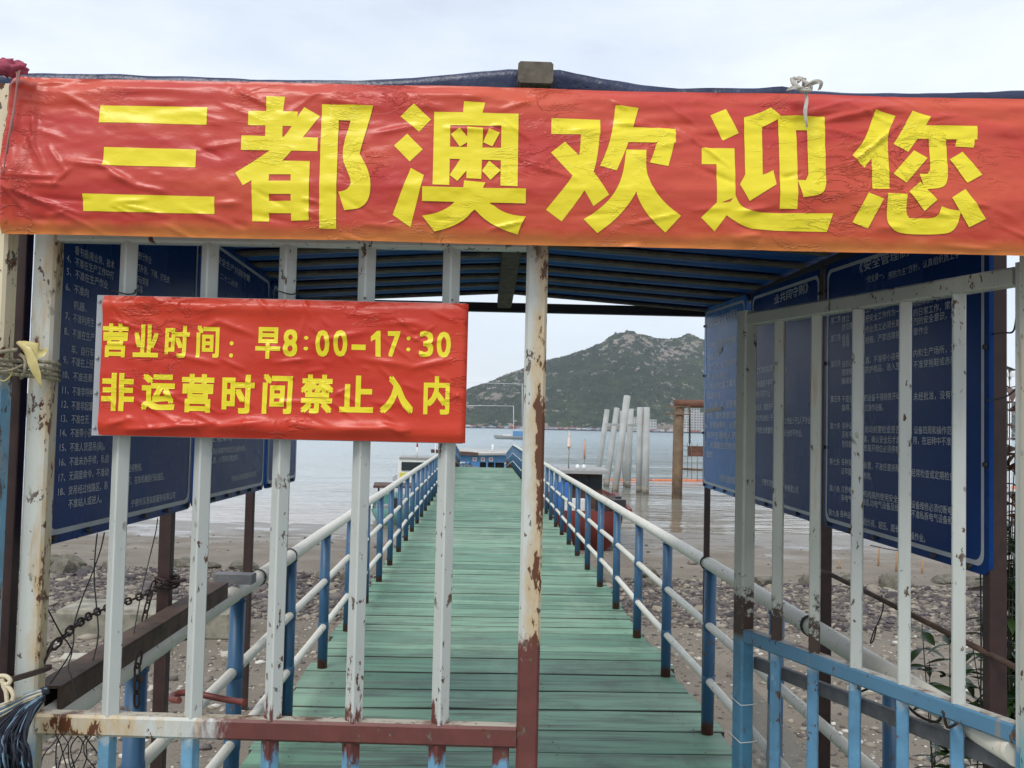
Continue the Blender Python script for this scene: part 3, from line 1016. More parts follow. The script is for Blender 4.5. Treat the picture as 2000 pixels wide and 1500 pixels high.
MB().beam(rpt(0.0, .02), rpt(0.0, RZT + .03), .037, .037, rn_, .004).obj('hinge_post', m_bar_r, gr)
MB().beam(rpt(1, .02), rpt(1, RZT + .03), .055, .049, rn_, .006).obj('end_post', m_free, gr)
MB().beam(rpt(.02, RZT), rpt(.974, RZT), .041, .043, (0, 0, 1), .005).obj('top_rail', m_top_r, gr)
MB().beam(rpt(.02, RZM), rpt(.974, RZM), .041, .044, (0, 0, 1), .005).obj('middle_rail', m_rail_r, gr)
MB().beam(rpt(.02, GZB), rpt(.974, GZB), .037, .043, (0, 0, 1), .005).obj('bottom_rail', m_rail_r, gr)
for i in range(5):
    u = 1 - (i + 1) / 6 * .985
    rot = R(45) + random.uniform(-.05, .05)
    MB().beam(rpt(u, RZM + .021), rpt(u, RZT - .020), .0315, None, rn_, .003, rot).obj('bar', m_bar_r if i > 1 else m_free, gr)
    MB().beam(rpt(u + .004, GZB + .021), rpt(u + .004, RZM - .021), .0315, None, rn_, .003, rot).obj('lower_bar', m_bar_r, gr)
m_chan = simple('grey_steel_channel', (.12, .12, .125), .5, var=.3)
MB().beam(rpt(.02, kz(.565), .04), rpt(.985, kz(.565), .04), .022, .040, (0, 0, 1), .003).obj('rear_brace', m_chan, gr)

# fixed posts
m_fix_l = paint('outer_post_paint', (.66, .58, .40), BLUE, 1.68, .03, chip=.56, rust=.54)
m_fix_r = paint('outer_post_white', (.66, .64, .54), (.22, .48, .52), kz(.72), .06, chip=.58, rust=.56)
gp = thing('gate_post', 'rust-stained cream gate post beside the closed leaf and its rope', 'post', (ak(-18, 900, 2.86).x, 2.86 * K, 0), 'gate posts')
c = ak(-18, 900, 2.86)
MB().beam((c.x, 2.86 * K, -.05), (c.x, 2.86 * K, kz(2.6)), .055, .055, (0, 1, 0), .006).obj('post_tube', m_fix_l, gp)
MB().box((c.x, 2.86 * K, .002), (.10, .10, .012)).obj('base_plate', m_fix_l, gp)
gp = thing('gate_post', 'white and blue gate post at the hinges of the open leaf', 'post', (ak(2012, 900, 2.90).x, 2.88 * K, 0), 'gate posts')
c = ak(2023, 900, 2.88)
MB().beam((c.x, 2.88 * K, -.05), (c.x, 2.88 * K, kz(2.6)), .051, .051, (0, 1, 0), .006).obj('post_tube', m_fix_r, gp)
MB().box((c.x, 2.88 * K, .002), (.10, .10, .012)).obj('base_plate', m_fix_r, gp)

# ------------------------------------------------------------------ wrinkled vinyl: banner and hours sign
def ridge(p, q, w, amp):
    """a fold from p to q (x, z) of half width w: returns a function"""
    p = np.array(p); q = np.array(q); d = q - p; L2 = float(d @ d)

    def f(X, Z):
        tt = np.clip(((X - p[0]) * d[0] + (Z - p[1]) * d[1]) / L2, 0, 1)
        dx = X - (p[0] + tt * d[0]); dz = Z - (p[1] + tt * d[1])
        # a bent fold, strongest at its middle
        return amp * np.exp(-((np.abs(dx) + np.abs(dz)) / w) ** 1.6) * np.sin(np.pi * np.clip(tt * .9 + .05, 0, 1)) ** .7
    return f


def npnoise(X, Z, fx, fz, seed, oct=3):
    rs = np.random.RandomState(seed)
    out = np.zeros_like(X)
    amp = 1.0
    for o in range(oct):
        G = rs.rand(64, 64) * 2 - 1
        a = X * fx * (2 ** o) + seed * 3.7; c = Z * fz * (2 ** o) + seed * 1.9
        i = np.floor(a).astype(int); j = np.floor(c).astype(int)
        u = a - i; v = c - j
        u = u * u * (3 - 2 * u); v = v * v * (3 - 2 * v)
        g = lambda ii, jj: G[ii % 64, jj % 64]
        out += amp * ((g(i, j) * (1 - u) + g(i + 1, j) * u) * (1 - v) + (g(i, j + 1) * (1 - u) + g(i + 1, j + 1) * u) * v)
        amp *= .5
    return out


def vinyl(name, mat, parent, x0, x1, z0, z1, y0, disp, step=.005, thick=None):
    nx = int(round((x1 - x0) / step)); nz = int(round((z1 - z0) / step))
    X, Z = np.meshgrid(x0 + np.arange(nx + 1) * step, z0 + np.arange(nz + 1) * step)
    Yv = y0 - disp(X, Z)
    v = np.stack([X.ravel(), Yv.ravel(), Z.ravel()], 1)
    b = MB()
    n = nx + 1
    b.v = [tuple(p) for p in v]
    b.f = [(j * n + i, j * n + i + 1, (j + 1) * n + i + 1, (j + 1) * n + i) for j in range(nz) for i in range(nx)]
    b.sm = [True] * len(b.f)
    return b.obj(name, mat, parent)


def drape(polys, x0, z0, y0, disp, step, name, mat, parent, lift=.0007):
    """flat shapes (list of (verts2D, faces, extra lift)) cut on the same grid as the cloth and laid on it"""
    bm = bmesh.new()
    lay = bm.verts.layers.float.new('lift')
    for vs, fs, ex in polys:
        bv = [bm.verts.new((p[0], 0, p[1])) for p in vs]
        for q in bv: q[lay] = ex
        for f in fs:
            try: bm.faces.new([bv[i] for i in f])
            except ValueError: pass
    bmesh.ops.triangulate(bm, faces=bm.faces[:])
    xsv = [v.co.x for v in bm.verts]; zsv = [v.co.z for v in bm.verts]
    k = math.ceil((min(xsv) - x0) / step)
    while x0 + k * step < max(xsv):
        bmesh.ops.bisect_plane(bm, geom=bm.verts[:] + bm.edges[:] + bm.faces[:], plane_co=(x0 + k * step, 0, 0), plane_no=(1, 0, 0), dist=1e-6); k += 1
    k = math.ceil((min(zsv) - z0) / step)
    while z0 + k * step < max(zsv):
        bmesh.ops.bisect_plane(bm, geom=bm.verts[:] + bm.edges[:] + bm.faces[:], plane_co=(0, 0, z0 + k * step), plane_no=(0, 0, 1), dist=1e-6); k += 1
    bm.verts.ensure_lookup_table()
    co = np.array([(v.co.x, v.co.z) for v in bm.verts])
    # bilinear value of the cloth at each vertex
    gx = np.floor((co[:, 0] - x0) / step); gz = np.floor((co[:, 1] - z0) / step)
    u = (co[:, 0] - x0) / step - gx; w = (co[:, 1] - z0) / step - gz
    D = lambda a, c: disp(x0 + a * step, z0 + c * step)
    dv = (D(gx, gz) * (1 - u) + D(gx + 1, gz) * u) * (1 - w) + (D(gx, gz + 1) * (1 - u) + D(gx + 1, gz + 1) * u) * w
    bm.normal_update()
    for v, d in zip(bm.verts, dv):
        v.co.y = y0 - d - lift - v[lay]
    for f in bm.faces:
        f.smooth = True
        if f.normal.y > 0: f.normal_flip()
    bm.normal_update()
    me = bpy.data.meshes.new(name)
    o = org(parent)
    for v in bm.verts: v.co -= o
    bm.to_mesh(me); bm.free()
    return link(name, me, parent, o, mat)


def vinyl_mat(name, c1, c2, sheen=.34, fine=.8, hem=None, spec=.34):
    t = T(name)
    P = t.pos()
    n = t.noise(2.6, 5, .6, t.scale(P, (.6, 1, 2.2)), .8)
    col = t.mix(t.step(n, .36, .66), c1, c2)
    if hem:                                  # the print runs to orange along the lower edge
        z = t.sep(P)[2]
        e = t.math('ADD', z, t.math('MULTIPLY', t.math('SUBTRACT', t.noise(7, 4, .6, t.scale(P, (1, 1, .2))), .5), .05))
        col = t.mix(t.step(e, hem + .006, hem + .036, .8, 0), col, (.66, .24, .055))
    dirt = t.noise(5, 6, .7, t.scale(P, (1, 1, 2)))
    col = t.mix(t.step(dirt, .60, .80, 0, .35), col, tuple(c * .5 for c in c1))
    cr = t.noise(16, 5, .62, t.scale(P, (.55, 1, 1.6)), .6)
    cr2 = t.noise(60, 4, .6, t.scale(P, (.6, 1, 1.3)), .5)
    h = t.math('ADD', t.math('MULTIPLY', t.step(t.math('ABSOLUTE', t.math('SUBTRACT', cr, .5)), 0, .035, 1, 0), t.step(t.noise(4, 2), .48, .60)), t.math('MULTIPLY', cr2, .35))
    return t.out(col, sheen, 0, spec, t.bump(h, fine, .0022))


m_red2 = vinyl_mat('red_film', (.50, .030, .014), (.56, .050, .020), .32, .8)
m_yel = vinyl_mat('yellow_print', (.74, .62, .020), (.78, .66, .030))
BY = 2.76 * K
zt = (at(300, 151.5, BY).z + at(1700, 183, BY).z) / 2
zb = (at(300, 462, BY).z + at(1700, 493.5, BY).z) / 2
bx0, bx1 = at(-2, 300, BY).x, 1.26
BSTEP = .004
bx1 = bx0 + round((bx1 - bx0) / BSTEP) * BSTEP
zt = zb + round((zt - zb) / BSTEP) * BSTEP
HB = zt - zb
m_red = vinyl_mat('red_vinyl', (.45, .034, .030), (.55, .085, .040), .32, .9, hem=zb)
rs = random.Random(5)
BF = []
for k in range(95):
    cx = rs.uniform(bx0 + .04, bx1 - .04); cz = zb + K * rs.choice((rs.uniform(.0, .12), rs.uniform(.33, .46), rs.uniform(.05, .42)))
    L = K * rs.uniform(.04, .17); a = rs.gauss(0, .28) - .12
    BF.append(ridge((cx - L / 2 * math.cos(a), cz - L / 2 * math.sin(a)), (cx + L / 2 * math.cos(a), cz + L / 2 * math.sin(a)), rs.uniform(.004, .008), rs.uniform(.0022, .0058) * rs.choice((1, 1, -1))))
# the bunched left end: folds fanning out from the tie points
for (x0_, y0_, x1_, y1_) in ((30, 150, 8, 330), (65, 190, 70, 300), (50, 250, 95, 335), (100, 290, 135, 338), (35, 200, 32, 262), (130, 318, 220, 330), (12, 345, 120, 350), (105, 372, 150, 330), (10, 360, 60, 420), (15, 370, 160, 420), (20, 365, 200, 455), (0, 300, 40, 380),
                             (190, 320, 250, 350), (215, 340, 270, 365), (262, 365, 330, 378), (70, 160, 150, 155), (1650, 330, 1760, 240), (1655, 290, 1700, 280), (1600, 240, 1720, 212), (1550, 230, 1680, 190)):
    p = at(x0_, y0_, BY); q = at(x1_, y1_, BY)
    BF.append(ridge((p.x, p.z), (q.x, q.z), rs.uniform(.005, .008), rs.uniform(.004, .008)))


def bdisp(X, Z):
    X = np.asarray(X, float); Z = np.asarray(Z, float)
    v = (Z - zb) / HB
    d = .006 * npnoise(X, Z, 3, 4.8, 3, 2) + .0031 * npnoise(X, Z, 7, 35, 11, 2) * np.exp(-((v - .86) / .16) ** 2) * 1.5
    d += .0012 * npnoise(X, Z, 22, 46, 21, 2)
    # the sheet breaks along a level fold a third of the way up: leans out below it and back above it
    zf = .34 + .010 * np.sin(X * 4)
    d += np.where(v > zf, .022 * (1 - (v - zf) / (1 - zf)) ** 1.3, .022 - .012 * (zf - v) / zf)
    d += -.009 * np.exp(-(v / .05) ** 2) - .012 * np.exp(-((1 - v) / .045) ** 2)      # rolled edges
    for f in BF: d = d + f(X, Z)
    e = np.clip((X - bx0) / .12, 0, 1)
    d += (1 - e) * (.010 * npnoise(X, Z, 30, 10, 31, 2)) - .035 * (1 - np.clip((X - bx0) / .026, 0, 1)) ** 2
    return d


banner = thing('welcome_banner', 'wide red banner with six big yellow characters across the top of the gate', 'banner', ((bx0 + bx1) / 2, BY, zb))
vinyl('vinyl_sheet', m_red, banner, bx0, bx1, zb, zt, BY, bdisp, BSTEP)
CH = [
    ('三', 0, [[(537, 284), (1140, 295), (1140, 397), (535, 385)], [(575, 530), (1087, 541), (1085, 644), (570, 633)], [(456, 792), (1193, 809), (1191, 905), (457, 888)]]),
    ('都', 0, [[(1477, 238), (1581, 240), (1570, 330), (1570, 470), (1473, 470), (1477, 330)], [(1377, 320), (1655, 327), (1650, 410), (1375, 403)],
              [(1690, 300), (1780, 352), (1690, 470), (1580, 608), (1480, 672), (1355, 748), (1310, 675), (1420, 605), (1510, 545), (1590, 460), (1640, 380)],
              [(1340, 462), (1772, 478), (1770, 556), (1339, 545)], [(1403, 690), (1500, 650), (1497, 948), (1402, 945)], [(1480, 605), (1728, 612), (1727, 688), (1440, 685)],
              [(1622, 612), (1728, 612), (1722, 943), (1622, 943)], [(1490, 723), (1630, 723), (1630, 797), (1490, 795)], [(1490, 833), (1630, 835), (1630, 903), (1490, 900)],
              [(1790, 285), (1887, 288), (1875, 990), (1780, 988)],
              [(1790, 285), (2077, 293), (2005, 570), (2045, 640), (2065, 700), (2070, 755), (2062, 815), (2040, 855), (2000, 880), (1922, 888), (1889, 787), (1930, 780), (1955, 755), (1960, 730), (1950, 695), (1899, 578), (1952, 378), (1800, 372)]]),
    ('澳', 650, [[(448, 279), (545, 370), (478, 440), (373, 350)], [(412, 452), (500, 542), (428, 613), (340, 522)], [(435, 650), (508, 690), (432, 980), (333, 912)], [(730, 266), (850, 274), (832, 340), (725, 335)],
                [(563, 326), (655, 328), (650, 748), (557, 745)], [(563, 326), (1037, 337), (1036, 410), (562, 402)], [(942, 335), (1037, 337), (1031, 755), (935, 750)], [(645, 527), (945, 533), (942, 604), (645, 596)],
                [(750, 414), (838, 420), (828, 712), (745, 708)], [(707, 420), (750, 470), (750, 500), (708, 528), (657, 455)], [(872, 424), (932, 447), (890, 525), (838, 500)], [(715, 590), (755, 600), (750, 660), (695, 725), (652, 690)],
                [(872, 607), (937, 662), (880, 718), (832, 665)], [(733, 722), (852, 732), (835, 770), (728, 765)], [(500, 757), (1078, 768), (1077, 848), (498, 836)],
                [(730, 765), (835, 765), (880, 850), (785, 880), (740, 935), (665, 975), (565, 1002), (498, 917), (590, 900), (680, 848)], [(790, 845), (885, 848), (930, 885), (1000, 912), (1077, 920), (1050, 965), (1032, 1018), (940, 990), (850, 940), (788, 878)]]),
    ('欢', 650, [[(1222, 362), (1497, 367), (1495, 458), (1220, 453)], [(1390, 400), (1497, 367), (1488, 520), (1460, 675), (1400, 790), (1278, 946), (1190, 882), (1280, 775), (1345, 690), (1380, 580)],
                [(1297, 498), (1440, 640), (1542, 800), (1455, 863), (1405, 775), (1335, 690), (1218, 560)], [(1583, 285), (1713, 300), (1680, 415), (1640, 540), (1585, 664), (1492, 637), (1540, 530), (1570, 400)],
                [(1670, 413), (1920, 420), (1917, 505), (1640, 500)], [(1810, 500), (1920, 420), (1905, 530), (1873, 640), (1770, 620), (1795, 560)],
                [(1640, 543), (1752, 547), (1748, 650), (1735, 700), (1690, 795), (1640, 870), (1570, 945), (1478, 1012), (1400, 935), (1490, 880), (1570, 800), (1620, 690)],
                [(1700, 600), (1748, 600), (1752, 690), (1800, 790), (1870, 865), (1943, 918), (1858, 1010), (1770, 930), (1720, 860), (1685, 780)]]),
    ('迎', 1300, [[(348, 305), (415, 448), (325, 490), (258, 345)], [(205, 535), (388, 537), (388, 630), (203, 628)], [(285, 600), (388, 600), (388, 815), (285, 855)], [(285, 845), (345, 845), (395, 830), (340, 918), (275, 1003), (198, 928)],
                 [(345, 860), (388, 805), (410, 855), (460, 890), (540, 903), (936, 904), (905, 1005), (520, 997), (440, 975), (385, 945), (340, 915)], [(600, 298), (657, 355), (545, 418), (445, 450), (447, 357), (530, 335)],
                 [(447, 357), (547, 400), (541, 700), (443, 725)], [(443, 690), (541, 695), (602, 663), (617, 745), (467, 838), (413, 745)], [(638, 350), (897, 355), (895, 435), (637, 430)], [(638, 350), (737, 352), (735, 880), (635, 880)],
                 [(797, 400), (897, 355), (893, 745), (795, 745)], [(795, 690), (893, 700), (890, 770), (860, 805), (765, 818), (735, 720), (780, 722)]]),
    ('您', 1300, [[(1187, 312), (1303, 345), (1250, 455), (1180, 560), (1112, 648), (1047, 578), (1110, 500), (1155, 410)], [(1155, 560), (1250, 440), (1250, 768), (1153, 768)],
                 [(1398, 316), (1498, 350), (1450, 440), (1410, 490), (1363, 556), (1282, 510), (1330, 440)], [(1440, 400), (1755, 407), (1752, 485), (1400, 480)], [(1660, 407), (1755, 407), (1728, 532), (1627, 525)],
                 [(1480, 470), (1578, 472), (1577, 700), (1480, 680)], [(1480, 655), (1577, 690), (1570, 735), (1540, 765), (1447, 770), (1420, 683), (1465, 683)], [(1395, 546), (1467, 592), (1345, 733), (1273, 682)],
                 [(1665, 556), (1769, 688), (1683, 735), (1592, 600)], [(1130, 790), (1215, 825), (1133, 987), (1045, 953)],
                 [(1237, 793), (1345, 798), (1338, 900), (1360, 932), (1490, 935), (1520, 915), (1537, 867), (1585, 885), (1643, 893), (1635, 950), (1610, 1000), (1560, 1022), (1340, 1020), (1270, 1000), (1240, 960), (1233, 900)],
                 [(1422, 728), (1511, 832), (1441, 893), (1357, 785)], [(1670, 770), (1784, 938), (1692, 983), (1592, 820)]])]
def ease(pts, it=2):
    for _ in range(it):
        n = len(pts); out = []
        for i in range(n):
            a, b, c = Vector(pts[i - 1]), Vector(pts[i]), Vector(pts[(i + 1) % n])
            turn = (b - a).angle(c - b, 0)
            if .05 < turn < R(42):
                out += [tuple(b.lerp(a, .25)), tuple(b.lerp(c, .25))]
            else:
                out.append(tuple(b))
        pts = out
    return pts


for nm, ox, strokes in CH:
    polys = []
    for k, st in enumerate(strokes):
        w = [at(ox + x / 2.857, 100 + y / 2.857, BY - .02) for x, y in (ease(st) if len(st) > 5 else st)]
        polys.append(([(p.x, p.z) for p in w], [tuple(q) for q in tessellate_polygon([[Vector((p.x, p.z, 0)) for p in w]])], k * .00012))
    drape(polys, bx0, zb, BY, bdisp, BSTEP, 'printed_character', m_yel, banner)

# hours sign: tin plate, film, print, rivets
SY = GY - .034
a0 = at(183, 583, SY); a1 = at(912, 860, SY)
sx0, sx1 = at(198, 720, SY).x, at(912, 720, SY).x
sz1 = (at(300, 585, SY).z + at(800, 588, SY).z) / 2 + .002
sz0 = (at(300, 855, SY).z + at(800, 860, SY).z) / 2
SST = .004
sx1 = sx0 + round((sx1 - sx0) / SST) * SST
sz1 = sz0 + round((sz1 - sz0) / SST) * SST
sign = thing('opening_hours_sign', 'red opening hours sign with two lines of yellow characters on a tin plate', 'sign', ((sx0 + sx1) / 2, SY, sz0))
sw0 = at(182, 720, SY).x
b = MB().box(((sw0 + sx1 - .006) / 2, SY + .007, (sz0 + sz1) / 2), (sx1 - .006 - sw0, .003, sz1 - sz0 + .003))
tin = b.obj('tin_plate', m_sheet, sign)
for zq in (.05, .30, .55, .80, .96):
    c = Vector((sw0 + .006, SY + .0055, sz0 + (sz1 - sz0) * zq))
    MB().tube([c, c + Vector((0, -.003, 0)), c + Vector((0, -.005, 0))], [.0042, .0038, .0015], 10).obj('rivet', m_sheet, tin)
SF = []
rs = random.Random(12)
sgx = sx1 - sx0; sgz = sz1 - sz0
for k in range(70):
    cx = rs.uniform(sx0 + .02, sx1 - .02); cz = sz0 + rs.uniform(.02, .98) * sgz
    L = K * rs.uniform(.02, .13); a = rs.choice((rs.gauss(-.25, .35), rs.gauss(-.25, .35), rs.uniform(-1.4, 1.4)))
    SF.append(ridge((cx - L / 2 * math.cos(a), cz - L / 2 * math.sin(a)), (cx + L / 2 * math.cos(a), cz + L / 2 * math.sin(a)), rs.uniform(.003, .006), rs.uniform(.0016, .0045)))
for (x0_, y0_, x1_, y1_, am) in ((330, 690, 430, 712, .006), (430, 700, 480, 722, .005), (265, 780, 330, 815, .007), (330, 815, 345, 822, .004), (700, 700, 810, 716, .006), (740, 715, 770, 745, .004), (800, 720, 890, 700, .007), (420, 625, 500, 655, .007), (400, 640, 430, 628, .006),
                                 (610, 670, 720, 648, .006), (680, 612, 770, 622, .006), (250, 840, 420, 828, .010), (420, 835, 520, 822, .008), (560, 822, 640, 838, .008), (640, 838, 800, 836, .007), (270, 590, 300, 600, .008), (780, 628, 840, 640, .006), (210, 830, 250, 820, .008)):
    p = at(x0_, y0_, SY); q = at(x1_, y1_, SY)
    SF.append(ridge((p.x, p.z), (q.x, q.z), rs.uniform(.005, .0085), am * .75))


def sdisp(X, Z):
    X = np.asarray(X, float); Z = np.asarray(Z, float)
    v = (Z - sz0) / sgz; u = (X - sx0) / sgx
    d = .005 + .0033 * npnoise(X, Z, 7, 9.5, 41, 2) + .0012 * npnoise(X, Z, 26, 41, 43, 2) * (.4 + np.clip(npnoise(X, Z, 4, 5.5, 47, 1) + .3, 0, 1))
    d += .0075 * np.exp(-((v - .93) / .05) ** 2) * (.6 + .6 * npnoise(X, Z, 5.5, 1.4, 51, 2)) - .006 * np.clip((v - .95) / .05, 0, 1)
    d += .0075 * np.exp(-((v - .09) / .05) ** 2) * (.6 + .7 * npnoise(X, Z, 7, 1.4, 53, 2)) - .006 * np.clip((.05 - v) / .05, 0, 1)
    for f in SF: d = d + f(X, Z)
    d = d - .010 * np.clip((X - (sx1 - .012)) / .012, 0, 1) ** 2
    return np.maximum(d, -.006)


vinyl('vinyl_film', m_red2, sign, sx0, sx1, sz0, sz1, SY, sdisp, SST)
for ch, l, tp_, r, bt in HOURS:
    v, fs = GLY[ch]
    polys = []
    mn = v.min(0); mx = v.max(0)
    cw = at(l, bt, SY - .01); ce = at(r, tp_, SY - .01)
    bold = (ce.x - cw.x) * .038 if (r - l) > 35 else .0017
    dots = [(0, 0), (1, 1), (-1, -1), (1, -1), (-1, 1)]
    if ch in ':-': dots = [(0, 0)]
    if ch == '1':
        st = [at(a_, b_, SY - .01) for a_, b_ in ((733, 696), (733, 662), (724, 667), (724, 657), (736, 646), (743, 646), (743, 697))]
        polys.append(([(p.x, p.z) for p in st], [tuple(q) for q in tessellate_polygon([[Vector((p.x, p.z, 0)) for p in st]])], 0))
        dots = []
    for k, (ax, az) in enumerate(dots):
        bx_ = bold if dots != [(0, 0)] else 0
        vv = [(cw.x + bx_ + (p[0] - mn[0]) / (mx[0] - mn[0]) * (ce.x - cw.x - 2 * bx_) + ax * bx_, cw.z + bx_ + (p[1] - mn[1]) / (mx[1] - mn[1]) * (ce.z - cw.z - 2 * bx_) + az * bx_) for p in v]
        polys.append((vv, fs, k * .00015))
    drape(polys, sx0, sz0, SY, sdisp, SST, 'printed_character', m_yel, sign)
# wire ties that hold the plate to the bars
m_wire = simple('black_wire', (.012, .012, .012), .5)
for bx in (240, 556):
    c = at(bx, 581, GY)
    pts = [c + Vector((0.027 * math.cos(a), .027 * math.sin(a), .005 * math.sin(2 * a) + k * .0009)) for k, a in enumerate([q * .5 for q in range(16)])]
    pts.append(pts[-1] + Vector((.02, -.02, .003)))
    MB().tube(smooth_path(pts, 2), .0016, 6).obj('wire_tie', m_wire, sign)

# ------------------------------------------------------------------ ropes, chain, wires
t = T('grey_rope')
tw = t.n('ShaderNodeTexWave', wave_type='BANDS', bands_direction='DIAGONAL')
tw.inputs['Scale'].default_value = 34
tw.inputs['Distortion'].default_value = 1.0
t.set(tw.inputs['Vector'], t.pos())
n = t.noise(40, 4)
m_rope = t.out(t.mix(t.step(n, .3, .7), (.20, .18, .12), (.36, .33, .24)), .9, 0, .2, t.bump(tw.outputs['Fac'], .8, .004))
m_plastic = simple('yellow_plastic_strip', (.50, .42, .17), .35, var=.2)
rope = thing('rope_lashing', 'grey rope lashed round the gate post and the closed leaf', 'rope', ak(50, 740, 2.85))
for k, (ya, yb_) in enumerate(((702, 706), (712, 718), (720, 728), (728, 736))):
    pts = [ak(-45, ya - 2, 2.86 + .05), ak(-30, ya, 2.80), ak(0, ya, 2.805), ak(40, ya + 4, 2.855), ak(75, yb_, 2.885), ak(104, yb_ + 3, 2.895), ak(115, yb_ + 6, 2.935), ak(110, yb_ + 6, 3.02), ak(60, yb_, 3.03), ak(0, ya, 2.93)]
    MB().tube(smooth_path(pts, 6), .0042, 10).obj('strand', m_rope, rope)
pts = [ak(38, 692, 2.84), ak(48, 700, 2.835), ak(50, 715, 2.83), ak(47, 730, 2.84), ak(41, 738, 2.87)]
MB().tube(smooth_path(pts, 6), .0042, 10).obj('strand', m_rope, rope)
pts = [ak(-20, 690, 2.80), ak(10, 686, 2.81), ak(34, 683, 2.83)]
MB().tube(smooth_path(pts, 6), .0045, 10).obj('strand', m_rope, rope)
pts = [ak(45, 712, 2.83), ak(25, 722, 2.81), ak(0, 726, 2.79), ak(-12, 728, 2.79)]
MB().tube(smooth_path(pts, 6), .0026, 8).obj('strand', m_rope, rope)
pts = [ak(26, 718, 2.815), ak(20, 735, 2.81), ak(8, 744, 2.80), ak(0, 742, 2.80)]
MB().tube(smooth_path(pts, 6), .0013, 6).obj('strand', simple('straw_yellow_twine', (.50, .42, .12), .7), rope)


def ribbon(name, mat, parent, pts, ws, tilt=(0, 0)):
    pts = smooth_path(pts, 8)
    n = len(pts)
    b = MB()
    vs = []
    for i, p in enumerate(pts):
        q = i / (n - 1)
        w = float(np.interp(q, np.linspace(0, 1, len(ws)), ws))
        tg = (pts[min(i + 1, n - 1)] - pts[max(i - 1, 0)]).normalized()
        sd = tg.cross(Vector((0, 1, 0))).normalized()
        vs += [p - sd * w + Vector((0, .006 * math.sin(q * 7), 0)), p + Vector((0, -.004, 0)), p + sd * w + Vector((0, .006 * math.cos(q * 5), 0))]
    b.add(vs, [(i * 3 + k, i * 3 + k + 1, i * 3 + k + 4, i * 3 + k + 3) for i in range(n - 1) for k in (0, 1)], True)
    return b.obj(name, mat, parent)


pk = thing('plastic_strap', 'torn yellow plastic strap tucked in the rope on the closed leaf', 'strap', ak(60, 740, 2.82))
ribbon('long_tail', m_plastic, pk, [ak(34, 668, 2.83), ak(50, 682, 2.82), ak(64, 705, 2.82), ak(74, 730, 2.825), ak(79, 757, 2.83)], [0.0044, 0.0096, 0.0118, 0.0088, 0.0015])
ribbon('loose_end', m_plastic, pk, [ak(40, 670, 2.835), ak(60, 678, 2.825), ak(78, 685, 2.83), ak(88, 680, 2.86)], [0.0059, 0.0118, 0.0176, 0.0073])

knot = thing('cord_knot', 'grey cloth cord knotted over the banner top with a hanging tail', 'cord', ak(1570, 185, 2.7))
m_cord = simple('grey_cloth_cord', (.42, .40, .35), .85, sc=60)
for k in range(7):
    a = k * .9
    pts = [ak(1570 + 26 * math.cos(a + q * 1.7) * (.4 + .6 * math.sin(q + k)), 165 + 13 * math.sin(a * 1.3 + q * 2.1), 2.70 - .012 * math.sin(q * 2 + k)) for q in (0, .5, 1, 1.5, 2)]
    MB().tube(smooth_path(pts, 5), [.003 + .0011 * math.sin(i * .7) for i in range(21)], 7).obj('strand', m_cord, knot)
ribbon('tail', m_cord, knot, [ak(1575, 175, 2.70), ak(1576, 195, 2.695), ak(1571, 220, 2.69), ak(1577, 248, 2.69)], [0.0044, 0.0029, 0.0044, 0.0015])
ribbon('loose_end', m_cord, knot, [ak(1572, 168, 2.69), ak(1590, 160, 2.68), ak(1602, 164, 2.68), ak(1600, 176, 2.69)], [0.0029, 0.0051, 0.0044, 0.0022])
ribbon('loose_end', m_cord, knot, [ak(1568, 172, 2.69), ak(1550, 172, 2.68), ak(1536, 177, 2.69)], [0.0029, 0.0044, 0.0015])

rag = thing('red_rag', 'crumpled faded red cloth tied over the end of the banner', 'rag', ak(18, 140, 2.72))
b = MB()
cen = ak(14, 132, 2.72)
vs = []
for i in range(13):
    for j in range(18):
        th = math.pi * i / 12; ph = 2 * math.pi * j / 18
        rr = 1 + .35 * mnoise.noise(Vector((math.sin(th) * math.cos(ph) * 2.3, math.sin(th) * math.sin(ph) * 2.3, math.cos(th) * 2.3 + 5))) + .22 * math.sin(ph * 7 + th * 3) + .12 * math.sin(ph * 13 - th * 5)
        vs.append(cen + Vector((.040 * rr * math.sin(th) * math.cos(ph), .022 * rr * math.sin(th) * math.sin(ph), .016 * rr * math.cos(th) + .004 * mnoise.noise(Vector((ph * 5, th * 5, 1))))))
b.add(vs, [(i * 18 + j, i * 18 + (j + 1) % 18, (i + 1) * 18 + (j + 1) % 18, (i + 1) * 18 + j) for i in range(12) for j in range(18)], True)
b.obj('cloth', simple('faded_red_cloth', (.36, .06, .10), .8, sc=40, var=.4), rag)
for k in range(3):
    pts = [ak(30 + 4 * k, 138, 2.71), ak(33 + 2 * k, 150, 2.70), ak(30 - 6 * k, 200 + 30 * k, 2.69 + .0 * k), ak(22 - 8 * k, 260 + 40 * k, 2.695)]
    MB().tube(smooth_path(pts, 6), .0016, 6).obj('tie_string', simple('red_grey_string', (.30, .14, .13), .8), rag)

# frayed rope bundle at the foot of the closed leaf
bun = thing('frayed_rope', 'frayed dark blue and straw rope bundle hanging at the foot of the closed leaf', 'rope', ak(20, 1500, 2.80))
m_dark = simple('dark_blue_fibre', (.018, .022, .035), .9, sc=60)
m_blu = simple('pale_blue_fibre', (.13, .22, .30), .8, sc=60)
m_straw = simple('straw_fibre', (.50, .46, .34), .85, sc=60)
rs = random.Random(3)
for k in range(26):
    q = k / 25
    off = rs.uniform(-9, 9)
    pts = [ak(-40, 1398 + off * 1.6, 2.80 + rs.uniform(-.03, .02)), ak(0, 1388 + off * 1.4, 2.80 + rs.uniform(-.03, .02)), ak(45, 1366 + off, 2.83), ak(92, 1348 + off * .45, 2.86)]
    MB().tube(smooth_path(pts, 5), rs.uniform(.0013, .0025), 6).obj('strand', m_straw if rs.random() < .75 else m_blu, bun)
